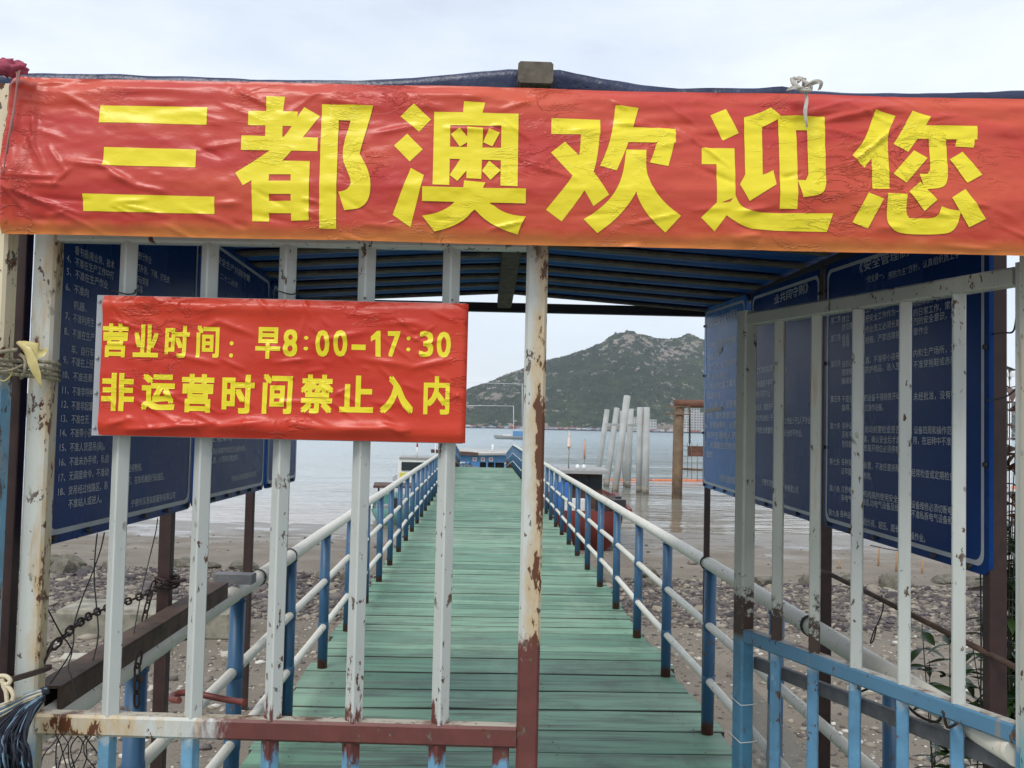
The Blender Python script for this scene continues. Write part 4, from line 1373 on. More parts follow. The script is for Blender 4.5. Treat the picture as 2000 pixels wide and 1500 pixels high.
MB().tube([ak(80, 1352, 2.855), ak(94, 1347, 2.87)], .009, 10).obj('binding', m_dark, bun)
for k in range(120):
    x = rs.uniform(-30, 52); y = rs.uniform(1425, 1450) + abs(x - 15) * .2
    pts = [ak(88 - rs.uniform(0, 12), 1362 + rs.uniform(-4, 4), 2.85), ak((88 + x) / 2 - 6, 1398 + rs.uniform(-12, 8), 2.80), ak(x, y, 2.77 + rs.uniform(-.03, .03)), ak(x + rs.uniform(-14, 14), y + rs.uniform(20, 60), 2.76 + rs.uniform(-.04, .04)), ak(x + rs.uniform(-18, 18), y + rs.uniform(60, 110), 2.78)]
    MB().tube(smooth_path(pts, 4), rs.uniform(.0010, .0026), 5).obj('strand', m_dark if rs.random() < .84 else m_blu, bun)
kn = thing('pale_cord', 'pale cord looped on the gate post above the frayed rope', 'cord', ak(10, 1370, 2.79))
for pts in ([(-14, 1322), (4, 1320), (14, 1322), (20, 1330), (12, 1337), (2, 1330)], [(4, 1325), (7, 1340), (12, 1352), (14, 1375)], [(10, 1338), (20, 1346), (26, 1358), (24, 1368)]):
    MB().tube(smooth_path([ak(a, c, 2.79) for a, c in pts], 6), .0048, 8).obj('strand', simple('pale_cord_fibre', (.60, .52, .36), .85), kn)

# chain
m_chain = simple('rusty_chain_iron', (.035, .020, .016), .75, var=.5, sc=60, bump=.5)
b = MB()
nL = 20
loop = []
for k in range(nL):
    a = 2 * math.pi * k / nL
    loop.append(Vector((.0147 * math.cos(a) + (.0075 if math.cos(a) > 0 else -.0075), .0085 * math.sin(a), 0)))
loop.append(loop[0]); loop.append(loop[1])
b.tube(loop, .0031, 7, caps=False)
link_me = b.mesh('link'); link_me.materials.append(m_chain)


def chain(pts, label, step=.0325):
    pts = smooth_path(pts, 10)
    root = thing('rusty_chain', label, 'chain', pts[-1])
    acc, k = 0.0, 0
    for i in range(len(pts) - 1):
        acc += (pts[i + 1] - pts[i]).length
        if acc >= step or i == 0:
            acc = 0.0
            d = (pts[min(i + 2, len(pts) - 1)] - pts[i]).normalized()
            o = link('link', link_me, root, pts[i])
            o.rotation_mode = 'QUATERNION'
            o.rotation_quaternion = d.to_track_quat('X', 'Z') @ Matrix.Rotation(R(90 * (k % 2) + 25), 3, 'X').to_quaternion()
            k += 1
    return root


chain([ak(350, 1135, 4.36), ak(320, 1140, 4.32), ak(290, 1158, 4.0), ak(240, 1178, 3.72), ak(190, 1195, 3.45), ak(150, 1220, 3.2), ak(118, 1250, 3.05), ak(96, 1272, 2.98), ak(88, 1290, 2.97)], 'heavy rusty chain slung from the brown post to the closed leaf')
chain([ak(298, 1146, 4.33), ak(292, 1165, 4.33), ak(286, 1190, 4.33), ak(278, 1225, 4.33)], 'short rusty chain end hanging above the brown channel beam')
chain([ak(271, 1288, 3.4), ak(268, 1310, 3.4), ak(268, 1335, 3.4), ak(267, 1375, 3.4)], 'rusty chain end hanging from the handrail below the channel beam')
cw = thing('chain_wrap', 'rusty wire rope wrapped round the brown post at the chain', 'chain', ak(335, 1140, 4.4))
for dz in (0, .016, .03):
    c = ak(335, 1134, 4.42); c.z += dz * K - .015
    pts = [c + Vector((.038 * math.cos(a) - .015, .035 * math.sin(a), .006 * math.sin(a * 2))) for a in [q * math.pi / 8 for q in range(17)]]
    MB().tube(pts, .0048, 7).obj('turn', m_chain, cw)
cw = thing('wire_wrap', 'twisted rusty wire round the foot of the closed leaf side post', 'wire', ak(80, 1310, 2.9))
for dz in (0, .012, .022):
    pts = [ak(10, 1327 + dz * 300, 2.84), ak(50, 1316 + dz * 300, 2.86), ak(90, 1304 + dz * 250, 2.90), ak(99, 1300 + dz * 200, 2.94), ak(92, 1300, 3.0)]
    MB().tube(smooth_path(pts, 5), .0031, 6).obj('strand', m_chain, cw)

# loose black wires at the boards
def wire(px_pts, label, r=.0017, mat=None, name='loose_wire'):
    pts = smooth_path([ak(*p) for p in px_pts], 6)
    o = MB().tube(pts, r, 6).obj(name, mat or m_wire)
    tag(o, label, 'wire', 'loose wires at the shelter')
    return o


wire([(190, 1042, 3.3), (186, 1080, 3.3), (184, 1130, 3.25), (188, 1180, 3.2), (192, 1240, 3.15), (182, 1290, 3.1)], 'black wire hanging straight from the numbered rules board')
wire([(204, 1040, 3.35), (196, 1075, 3.33), (180, 1120, 3.3), (160, 1170, 3.25), (145, 1220, 3.2), (140, 1270, 3.1), (98, 1335, 3.0)], 'black wire curving from the numbered rules board down to the channel beam')
wire([(308, 1012, 4.1), (304, 1040, 4.1), (292, 1090, 4.1), (278, 1150, 4.0), (268, 1200, 3.9), (252, 1290, 3.7), (244, 1320, 3.6)], 'black wire hanging from the corner of the rules board across the beam')
wire([(92, 1187, 3.0), (118, 1236, 3.05), (134, 1258, 3.1), (140, 1275, 3.1), (133, 1302, 3.0), (140, 1325, 2.98), (148, 1365, 2.97)], 'kinked black wire passing through the heavy chain')
wire([(1700, 1065, 4.0), (1750, 1075, 4.0), (1790, 1072, 3.9), (1836, 1060, 3.7)], 'thin black wire sagging under the nine articles board', .0015)
wire([(1722, 1162, 4.3), (1725, 1185, 4.3), (1718, 1210, 4.3), (1708, 1230, 4.3), (1700, 1255, 4.3), (1706, 1250, 4.3), (1712, 1225, 4.3)], 'twisted wire end dangling from the brown rod', .0022)
wire([(1940, 652, 3.33), (1962, 650, 3.2), (1978, 648, 3.1), (1984, 628, 3.05), (1986, 604, 3.0)], 'bent wire sticking up beside the brown corner post', .0024)
wire([(1930, 782, 3.33), (1955, 778, 3.2), (1975, 768, 3.1), (1996, 745, 2.95)], 'wire slung from the corner post to the white gate post', .0022)
wire([(1683, 1350, 3.8), (1720, 1338, 3.7), (1745, 1350, 3.6), (1790, 1395, 3.4), (1830, 1410, 3.3), (1842, 1390, 3.2), (1850, 1420, 3.2), (1870, 1412, 3.1)], 'rusty twisted wire along the open leaf below its rail', .0037, m_chain)
# coil of fence wire bottom left
rs = random.Random(8)
coil = thing('wire_tangle', 'tangle of black fence wire below the closed leaf rail', 'wire', ak(140, 1560, 3.3))
for k in range(13):
    x = 85 + k * 9; s = rs.choice((-1, 1))
    pts = [ak(x, 1425, 3.3 + rs.uniform(-.1, .1)), ak(x + s * rs.uniform(10, 25), 1450, 3.3), ak(x + s * rs.uniform(20, 45), 1478 + rs.uniform(-8, 8), 3.3), ak(x + s * rs.uniform(15, 60), 1520, 3.3), ak(x + s * rs.uniform(15, 60), 1580, 3.3)]
    MB().tube(smooth_path(pts, 6), .0017, 6).obj('strand', m_wire, coil)

# channel beam resting on the handrail, plate on the post, rod on the other side
m_rustbeam = simple('rusty_channel_steel', (.075, .042, .026), .75, var=.55, sc=14, bump=.5)
sL = -(PW / 2 - .035)
ch = thing('channel_beam', 'rusty brown channel beam lying along the handrail below the rules board', 'beam', pier(sL, 2.4, RAIL_H + .06))
za = RAIL_H + .066
MB().beam(pier(sL - .01, 2.25, za + .033), pier(sL - .01, 3.72, za + .033), .070, .007, (0, 0, 1), .001).obj('flange', m_rustbeam, ch)
MB().beam(pier(sL - .041, 2.25, za - .006), pier(sL - .041, 3.72, za - .006), .007, .07, (0, 0, 1), .001).obj('web', m_rustbeam, ch)
MB().beam(pier(sL + .021, 2.25, za - .006), pier(sL + .021, 3.72, za - .006), .007, .07, (0, 0, 1), .001).obj('web', m_rustbeam, ch)
b = MB().beam(pier(sL - .08, 3.93, RAIL_H + .084), pier(sL + .075, 3.93, RAIL_H + .084), .07, .040, (0, 0, 1), .002)
tag(b.obj('steel_bracket', m_chan), 'grey steel box bracket on the railing post under the channel beam', 'bracket')
rod = MB().tube([ak(1585, 1108, 4.82), ak(1622, 1122, 4.65), ak(1700, 1160, 4.2), ak(2000, 1312, 3.16)], .008, 10)
tag(rod.obj('steel_rod', m_rustbeam), 'rusty brown rod running down from the board post behind the open leaf', 'rod')
ties = thing('cable_ties', 'white cable ties round the lower part of the open leaf end post', 'cable tie', rpt(1, .3))
m_tie = simple('white_cable_tie', (.75, .76, .76), .4)
for z in (.72, .60):
    c = rpt(1, z)
    pts = [c + rdn * (.035 * sx_) + rn_ * (.031 * sy_) + Vector((0, 0, .009 * sx_)) for sx_, sy_ in ((-1, -1), (0, -1.05), (1, -1), (1.04, 0), (1, 1), (0, 1.05), (-1, 1), (-1.04, 0), (-1, -1))]
    MB().tube(pts, .0016, 6).obj('tie', m_tie, ties)

# garden netting tied to the open leaf
t = T('grey_netting')
oc = t.objc()
P = t.pos()
x, y, z = t.sep(P)
def lines(v, f):
    return t.step(t.math('ABSOLUTE', t.math('SUBTRACT', t.math('FRACT', t.math('MULTIPLY', v, f)), .5)), .33, .36)
al = t.math('MAXIMUM', lines(t.math('ADD', y, z), 125), lines(t.math('SUBTRACT', y, z), 125))
m_net = t.out((.33, .32, .30), .7, 0, .3, alpha=al)
b = MB()
vs = []
NU, NV = 24, 14
for j in range(NV + 1):
    for i in range(NU + 1):
        u = .985 - .62 * i / NU; q = j / NV
        top = .76 - .36 * (i / NU) ** 1.2
        z = top * (1 - q) + .25 * q
        vs.append(rpt(u, z, .027 + .013 * mnoise.noise(Vector((u * 9, z * 9, 2)))))
b.add(vs, [(j * (NU + 1) + i, j * (NU + 1) + i + 1, (j + 1) * (NU + 1) + i + 1, (j + 1) * (NU + 1) + i) for j in range(NV) for i in range(NU)], True)
tag(b.obj('plastic_netting', m_net), 'sagging grey plastic netting tied to the lower bars of the open leaf', 'netting')

# wire mesh fence by the white gate post
fn = thing('wire_fence', 'dark green wire mesh fence beside the brown corner post', 'fence', (1.45, 2.6, -.85))
m_fw = simple('green_wire', (.012, .022, .018), .5)
rs = random.Random(21)
fa, fb = Vector((1.27, 2.58, 0)), Vector((1.75, 2.58, 0))
for k in range(9):
    q = k / 8
    p = fa.lerp(fb, q)
    pts = [p + Vector((rs.uniform(-.015, .015), rs.uniform(-.02, .02), z)) for z in (-.85, -.2, .4, .9, 1.40)]
    MB().tube(smooth_path(pts, 4), .0021, 6).obj('upright_wire', m_fw, fn)
for k in range(40):
    z = -.75 + k * .053
    pts = [fa.lerp(fb, q) + Vector((0, rs.uniform(-.012, .012), z + rs.uniform(-.02, .02) + (.05 if k % 4 == 0 else 0) * q)) for q in (0, .33, .66, 1)]
    MB().tube(smooth_path(pts, 3), .0018, 6).obj('cross_wire', m_fw, fn)

# ------------------------------------------------------------------ shrubs by the fence
t = T('glossy_leaf')
rn = t.rnd()
col = t.mix(t.step(rn, 0, .8), (.014, .036, .013), (.050, .095, .024))
m_leaf = t.out(col, .32, 0, .5)
t = T('young_bronze_leaf')
m_leaf_b = t.out(t.mix(t.rnd(), (.12, .045, .025), (.19, .085, .035)), .4, 0, .5)
m_stem = simple('green_brown_stem', (.05, .05, .025), .8)


def leaf_mesh(L, W_, mat, curl):
    b = MB()
    n = 7
    vs = []
    for i in range(n):
        q = i / (n - 1)
        w = W_ * (math.sin(math.pi * min(1, q * .96 + .04)) ** .75) * (1 - .25 * q)
        z = -curl * q * q * L
        vs += [(q * L, -w, z + w * .35), (q * L, 0, z), (q * L, w, z + w * .35)]
    b.add(vs, [(i * 3 + k, i * 3 + k + 1, i * 3 + k + 4, i * 3 + k + 3) for i in range(n - 1) for k in (0, 1)], True)
    me = b.mesh('leaf'); me.materials.append(mat)
    return me


LM = [leaf_mesh(.064, .0105, m_leaf, .35), leaf_mesh(.056, .0125, m_leaf, .2), leaf_mesh(.056, .009, m_leaf, .5), leaf_mesh(.045, .0105, m_leaf, .1)]
LMB = [leaf_mesh(.064, .0095, m_leaf_b, .3), leaf_mesh(.075, .012, m_leaf_b, .15)]


def shrub(label, base, stems, seed, bronze_top=False, scale=1.0):
    rs = random.Random(seed)
    root = thing('shrub', label, 'shrub', base, 'shrubs beside the shelter')
    for tip, nl in stems:
        tip = Vector(tip); bs = Vector(base)
        mid = bs.lerp(tip, .55) + Vector((rs.uniform(-.05, .05), rs.uniform(-.05, .05), .05))
        pts = smooth_path([bs, mid, tip], 12)
        MB().tube(pts, [.0045 - .0034 * i / (len(pts) - 1) for i in range(len(pts))], 6).obj('stem', m_stem, root)
        for k in range(nl):
            q = .50 + .50 * (k + rs.random()) / nl
            p = pts[min(len(pts) - 1, int(q * (len(pts) - 1)))]
            top = bronze_top and q > .8
            o = link('leaf', rs.choice(LMB if top else LM), root, p)
            a = k * 2.4 + rs.uniform(-.5, .5)
            d = Vector((math.cos(a), math.sin(a), rs.uniform(-.25, .55)))
            o.rotation_mode = 'QUATERNION'
            o.rotation_quaternion = d.to_track_quat('X', 'Z') @ Matrix.Rotation(rs.uniform(-.5, .5), 3, 'X').to_quaternion()
            s = rs.uniform(1.05, 1.6) * scale
            o.scale = (s, s, s)
    return root


gz = -.86
shrub('dark bush filling the gap between the corner post and the white gate post', (1.50, 2.70, gz), [(ak(1978 + 6 * (k % 3), 1010 + 42 * k, 3.66), 32) for k in range(9)], 14, False, 1.1)
shrub('tall leafy shrub with bronze young leaves behind the wire fence', (1.46, 2.76, gz), [(ak(1972, 720, 3.6), 44), (ak(1985, 840, 3.6), 40), (ak(1965, 930, 3.7), 40), (ak(1992, 750, 3.55), 40)], 4, True)
shrub('dense dark green shrub low in the wire fence', (1.43, 2.74, gz), [(ak(1972, 990, 3.7), 34), (ak(1985, 1080, 3.65), 34), (ak(1968, 1150, 3.7), 34), (ak(1915, 1180, 3.8), 30), (ak(1898, 1250, 3.75), 34), (ak(1975, 1230, 3.6), 34), (ak(1925, 1330, 3.7), 30), (ak(1990, 1300, 3.6), 34)], 5)
shrub('sprawling shrub with long glossy leaves reaching behind the open leaf', (1.35, 2.90, gz), [(ak(1800, 1212, 3.9), 30), (ak(1815, 1290, 3.9), 26), (ak(1880, 1300, 3.9), 30), (ak(1855, 1235, 4.0), 26)], 6, False, 1.05)
shrub('low leafy sprig under the grey brace of the open leaf', (1.22, 2.94, -.9), [(ak(1828, 1450, 3.9), 14), (ak(1880, 1430, 3.9), 14), (ak(1850, 1490, 3.9), 14)], 9)

# ------------------------------------------------------------------ beach: rocks, slabs, gravel, stakes
t = T('shore_rock')
rn = t.rnd(); oc = t.objc()
c = t.mix(t.step(rn, 0, .55), (.06, .052, .062), (.14, .122, .125))
c = t.mix(t.step(rn, .55, .75), c, (.33, .29, .22))
c = t.mix(t.step(t.noise(6, 5, .6, oc), .5, .75, 0, .5), c, (.10, .085, .06))
m_rock = t.out(c, .85, 0, .3, t.bump(t.noise(14, 5, .65, oc), .6, .03))
t = T('olive_boulder')
oc = t.objc()
c = t.mix(t.step(t.noise(2.2, 5, .6, oc), .35, .65), (.115, .105, .08), (.21, .195, .155))
c = t.mix(t.step(t.noise(5, 6, .7, oc), .55, .7), c, (.06, .055, .04))
m_boulder = t.out(c, .9, 0, .3, t.bump(t.noise(7, 5, .65, oc), .7, .06))
ROCKM = []
for k in range(10):
    bm = bmesh.new()
    bmesh.ops.create_icosphere(bm, subdivisions=2, radius=1)
    rs = random.Random(100 + k)
    cuts = [(Vector((rs.gauss(0, 1), rs.gauss(0, 1), rs.gauss(0, 1))).normalized(), rs.uniform(.45, .8)) for _ in range(9)]
    for v in bm.verts:
        for nrm, dd in cuts:
            e = v.co.dot(nrm) - dd
            if e > 0: v.co -= nrm * e
        v.co += Vector((rs.uniform(-.03, .03), rs.uniform(-.03, .03), rs.uniform(-.03, .03)))
    me = bpy.data.meshes.new('rock'); bm.to_mesh(me); bm.free(); me.materials.append(m_rock)
    ROCKM.append(me)
BOULM = []
for me in ROCKM[:5]:
    m2 = me.copy(); m2.materials.clear(); m2.materials.append(m_boulder); BOULM.append(m2)
rs = random.Random(77)
for k in range(230):
    sd = rs.choice((-1, 1))
    q = rs.random()
    if k < 40:
        y = rs.uniform(16.6, 18.2); s = rs.uniform(.18, .34); x = rs.uniform(1.2, 10.5) * sd
    else:
        y = rs.uniform(13.4, 17.4); s = rs.uniform(.05, .14); x = rs.uniform(.6, 10.5) * sd
    x += HEAD * y
    o = link('rock', rs.choice(BOULM if k < 40 else ROCKM), None, (x, y, ground_z(x, y) + s * .14))
    o.scale = (s * rs.uniform(.8, 1.4), s * rs.uniform(.7, 1.1), s * rs.uniform(.45, .8))
    o.rotation_euler = (rs.uniform(-.25, .25), rs.uniform(-.25, .25), rs.uniform(0, 6.3))
    if k < 40:
        tag(o, 'larger boulder at the seaward edge of the rubble band on the beach', 'rock', 'boulders at the edge of the rubble')
    else:
        tag(o, 'broken purplish grey stone in the rubble band across the beach', 'rock', 'stones in the rubble band')
# concrete plinth and broken slabs
m_mossy = simple('stained_concrete', (.23, .215, .17), .95, var=.45, sc=5, bump=.5)
c = at(300, 1185, 11.6)
pz = ground_z(c.x, 11.6)
def slab(name, px, py, Y, size, rz, tilt, label, mat=None, cat='slab'):
    p = at(px, py, Y); z = ground_z(p.x, Y)
    b = MB().box((0, 0, size[2] / 2), size)
    bm = bmesh.new(); me = b.mesh(name); bm.from_mesh(me)
    bmesh.ops.bevel(bm, geom=bm.edges[:], offset=min(size) * .12, segments=1, affect='EDGES')
    for v in bm.verts: v.co += Vector((random.uniform(-1, 1), random.uniform(-1, 1), random.uniform(-1, 1))) * min(size) * .05
    bm.to_mesh(me); bm.free()
    o = link(name, me, None, (p.x, Y, z - .03), mat or m_mossy)
    o.rotation_euler = (tilt, tilt * .4, rz)
    tag(o, label, cat, None)
    return o


slab('concrete_plinth', 300, 1200, 12.0, (2.15, .75, .36), .02, 0, 'long mossy concrete plinth on the beach beside the rubble')
for (px, Y, sz, rz, lb) in ((170, 10.5, (.5, .22, .07), .2, 'pale broken slab on the mud nearest the closed leaf post'), (200, 10.1, (.36, .2, .06), -.2, 'small pale slab lying before the plinth'),
                            (275, 10.9, (.62, .3, .07), .15, 'wide pale slab below the middle of the plinth'), (258, 10.4, (.5, .26, .06), -.1, 'pale flat slab beside the channel beam'),
                            (470, 10.9, (.42, .2, .06), .4, 'pale slab tilted below the end of the plinth'), (1690, 9.8, (.3, .2, .07), .3, 'pale stone slab on the mud behind the open leaf')):
    slab('broken_slab', px, 1235, Y, sz, rz, .05, lb, simple('pale_mortar', (.40, .38, .31), .95, var=.2))
m_stake = simple('bamboo_stake', (.33, .20, .10), .8)
for (px, yt, yb_) in ((1638, 1092, 1108), (1715, 1068, 1103), (1750, 1078, 1115), (1800, 1094, 1118)):
    p = atz(px, yb_, -1.2)
    zt2 = at(px, yt, p.y).z
    b = MB().tube([(p.x, p.y, ground_z(p.x, p.y) - .1), (p.x + .02, p.y, zt2)], .022, 8)
    tag(b.obj('stake', m_stake), 'thin bamboo stake stuck in the mud beyond the rubble', 'stake', 'stakes in the mud')


def icosa():
    p = (1 + 5 ** .5) / 2
    v = np.array([(-1, p, 0), (1, p, 0), (-1, -p, 0), (1, -p, 0), (0, -1, p), (0, 1, p), (0, -1, -p), (0, 1, -p), (p, 0, -1), (p, 0, 1), (-p, 0, -1), (-p, 0, 1)], float)
    v /= np.linalg.norm(v[0])
    f = np.array([(0, 11, 5), (0, 5, 1), (0, 1, 7), (0, 7, 10), (0, 10, 11), (1, 5, 9), (5, 11, 4), (11, 10, 2), (10, 7, 6), (7, 1, 8), (3, 9, 4), (3, 4, 2), (3, 2, 6), (3, 6, 8), (3, 8, 9), (4, 9, 5), (2, 4, 11), (6, 2, 10), (8, 6, 7), (9, 8, 1)])
    return v, f


def gravel():
    rg = np.random.RandomState(5)
    V, F = icosa()
    N1, N2, N3 = 42000, 16000, 500
    # rubble band, shingle in front of it, scattered pebbles on the mud
    y = np.concatenate([rg.uniform(13.0, 17.6, N1), rg.uniform(4.2, 13.4, N2), rg.uniform(17.5, 24, N3)])
    span = np.concatenate([np.full(N1, 11.0), 1.2 + .56 * y[N1:N1 + N2], np.full(N3, 12.0)])
    x = (rg.rand(len(y)) * 2 - 1) * span + HEAD * y
    s = np.concatenate([rg.gamma(2.4, .0105, N1), rg.gamma(2.0, .0085, N2), rg.gamma(2, .010, N3)]).clip(.012, .17)
    clump = np.array([mnoise.noise(Vector((a * .7, c * .7, 9))) for a, c in zip(x, y)])
    keep = (clump > -.15) | (rg.rand(len(y)) < .35) | (y > 13.2)
    x, y, s = x[keep], y[keep], s[keep]
    n = len(x)
    z = np.array([ground_z(a, c) for a, c in zip(x, y)])
    vs = V[None] * s[:, None, None] * (1 + rg.uniform(-.42, .36, (n, 12, 1)))
    vs *= np.stack([rg.uniform(.8, 1.5, n), rg.uniform(.7, 1.1, n), rg.uniform(.35, .7, n)], 1)[:, None]
    a = rg.rand(n) * 6.28
    ca, sa = np.cos(a)[:, None], np.sin(a)[:, None]
    vx = vs[..., 0] * ca - vs[..., 1] * sa; vy = vs[..., 0] * sa + vs[..., 1] * ca
    vs = np.stack([vx + x[:, None], vy + y[:, None], vs[..., 2] + (z + s * .12)[:, None]], 2).reshape(-1, 3)
    fs = (F[None] + (np.arange(n) * 12)[:, None, None]).reshape(-1, 3)
    me = bpy.data.meshes.new('shingle')
    me.vertices.add(len(vs)); me.vertices.foreach_set('co', vs.ravel())
    me.loops.add(fs.size); me.loops.foreach_set('vertex_index', fs.ravel().astype(np.int32))
    me.polygons.add(len(fs)); me.polygons.foreach_set('loop_start', np.arange(0, fs.size, 3, dtype=np.int32)); me.polygons.foreach_set('loop_total', np.full(len(fs), 3, dtype=np.int32))
    me.update(calc_edges=True); me.validate()
    at_ = me.attributes.new('tone', 'FLOAT', 'POINT')
    tone = rg.rand(n)
    far = (y > 13.0)
    tone = np.where(far, tone * .82, .25 + tone * .75)
    at_.data.foreach_set('value', np.repeat(tone, 12))
    t = T('shingle_stone')
    an = t.n('ShaderNodeAttribute'); an.attribute_name = 'tone'
    tv = an.outputs['Fac']
    c = t.mix(t.step(tv, 0, .5), (.055, .045, .048), (.15, .128, .115))
    c = t.mix(t.step(tv, .5, .8), c, (.32, .28, .22))
    c = t.mix(t.step(tv, .86, .95), c, (.56, .54, .49))
    o = link('shingle', me, None, (0, 0, 0), t.out(c, .85, 0, .3))
    tag(o, 'loose grey, purple and white stones scattered over the beach', 'shingle', kind='stuff')


gravel()

# ------------------------------------------------------------------ offshore: piles, dolphin, boom
m_offpile = simple('grey_concrete_pile', (.36, .37, .355), .85, var=.18, sc=1.3, bump=.2)
PIL = [(1186, 800, 1166, 938, .15, 'slim leaning concrete pile, outermost of the group towards the pier'), (1205, 797, 1184, 950, .15, 'leaning concrete pile, second of the group from the pier'),
       (1225, 773, 1201, 961, .165, 'tallest leaning concrete pile of the group'), (1212, 802, 1222, 949, .13, 'concrete pile hidden behind the tallest leaning one'),
       (1232, 799, 1226, 952, .15, 'upright concrete pile beside the tallest leaning one'), (1250, 796, 1248, 962, .14, 'darker upright concrete pile of the joined pair'), (1263, 795, 1261, 964, .15, 'paler upright concrete pile of the joined pair')]
for tx, ty, bx, by, r, lb in PIL:
    p = atz(bx, by, WATER)
    q = at(tx, ty, p.y + random.uniform(-.8, .8))
    d = (q - p).normalized()
    root = thing('concrete_pile', lb, 'pile', p - Vector((0, 0, 1)), 'old piles standing in the water')
    MB().tube([p - d * 1.2, q], r, 20).obj('shaft', m_offpile, root)
    MB().tube([p - d * .05, p + d * .35], r + .006, 20).obj('tide_mark', simple('wet_pile_band', (.20, .18, .14), .6, var=.3, sc=4), root)
p = at(1183, 829, 48); q = at(1252, 831, 46)
tag(MB().beam(p, q, .10, .12).obj('tie_beam', m_offpile), 'level concrete tie beam joining the old piles', 'beam')

m_rustcol = simple('rusty_pipe_steel', (.13, .085, .05), .85, var=.5, sc=2.2, bump=.4)
m_rustpipe = simple('red_rust_pipe', (.15, .065, .04), .8, var=.35, sc=3)
cb = atz(1322, 974, WATER); YC = cb.y
ct = at(1326, 795, YC)
root = thing('steel_dolphin', 'rusty steel column with a level pipe on top standing in the water', 'mooring post', cb - Vector((0, 0, 1)))
MB().tube([cb - Vector((0, 0, 1.2)), cb + Vector((0, 0, .25)), ct], .225, 24).obj('column', m_rustcol, root)
a = at(1317, 788, YC); c = at(1475, 790, YC)
MB().tube([a, c], .17, 20).obj('pipe', m_rustpipe, root)
for yy in (794, 809):
    MB().beam(at(1300, yy, YC - .25), at(1347, yy, YC - .25), .04, .05).obj('clamp', m_rustcol, root)
for xx in (1300, 1347):
    MB().beam(at(xx, 793, YC - .25), at(xx, 811, YC - .25), .04, .05).obj('clamp', m_rustcol, root)
ctop = at(1347, 797, YC)
big_link = link_me
for k in range(17):
    o = link('chain_link', link_me, root, at(1347, 799 + k * 4.2, YC))
    o.scale = (4.3, 4.3, 4.3); o.rotation_euler = (0, R(90), R(90 * (k % 2)))
b = MB().box(at(1380, 882, YC), (1.5, .8, .42)).obj('hanging_box', m_rustpipe, root)
for xx in (1343, 1351, 1362, 1375):
    MB().tube([at(xx, 865, YC - .45), at(xx, 940 - (xx % 3) * 4, YC - .45)], .012, 6).obj('rebar', m_rustcol, root)
for yy in (871, 879, 891, 904):
    MB().tube([at(1333, yy, YC - .43), at(1420, yy + 1, YC - .43)], .011, 6).obj('rebar', m_rustcol, root)
MB().beam(at(1333, 916, YC - .4), at(1420, 920, YC - .4), .08, .10).obj('rebar', m_rustcol, root)

m_orange = simple('orange_float', (.55, .16, .06), .6, var=.3, sc=3)
bo = thing('floating_boom', 'orange floating boom strung across the water behind the old piles', 'boom', atz(1250, 937, WATER))
b = MB().tube([(0, 0, 0), (.06, 0, 0), (1.5, 0, 0), (1.56, 0, 0)], [.04, .10, .10, .04], 10)
fme = b.mesh('float'); fme.materials.append(m_orange)
prev = None
for k in range(19):
    px = 1128 + k * 52 / 1.05
    p = atz(px, 935.5 + (px - 1128) * .022 + 1.2 * math.sin(k), WATER)
    if prev is not None:
        d = (p - prev)
        o = link('float', fme, bo, prev)
        o.rotation_euler = (0, 0, math.atan2(d.y, d.x))
        o.scale = (d.length / 1.62, 1, 1)
    prev = p

# ------------------------------------------------------------------ boats
def hull(L, Bm, H, n=16, sheer=.25, bow=1.6, tr=.8):
    """hull along +Y: stern at 0, bow at L"""
    b = MB()
    vs = []
    prof = [(0, 0), (.55, .06), (.88, .38), (1.0, .8), (1.0, 1.0)]
    for i in range(n + 1):
        q = i / n
        w = Bm / 2 * (tr + (1 - tr) * min(1, q * 3)) * (1 - max(0, (q - .5) / .5) ** bow) + .01
        k = H * (1 + sheer * max(0, (q - .45) / .55) ** 2)
        rise = .55 * H * max(0, (q - .7) / .3) ** 2
        line = [(w * a, q * L, rise + (k - rise) * z) for a, z in prof]
        vs += [(-x, y, z) for x, y, z in line[::-1]] + line[1:]
    m = len(prof) * 2 - 1
    fs = [(i * m + j, i * m + j + 1, (i + 1) * m + j + 1, (i + 1) * m + j) for i in range(n) for j in range(m - 1)]
    fs.append(tuple(range(m - 1, -1, -1)))
    return vs, fs, m, n


def put(vs, loc, rz):
    c, s = math.cos(rz), math.sin(rz)
    return [(loc[0] + x * c - y * s, loc[1] + x * s + y * c, loc[2] + z) for x, y, z in vs]


m_redhull = simple('red_brown_hull', (.17, .032, .025), .6, var=.4, sc=2)
m_darkwood = simple('dark_boat_wood', (.09, .05, .035), .8, var=.4, sc=5)
m_grey = simple('boat_grey', (.30, .30, .29), .7)
m_boatwhite = simple('boat_white', (.72, .73, .72), .5)
m_brightblue = simple('bright_blue_sheet', (.03, .16, .55), .5)
m_boatblue = simple('boat_blue', (.10, .26, .48), .5)
m_glass = simple('dark_window', (.02, .03, .035), .15)

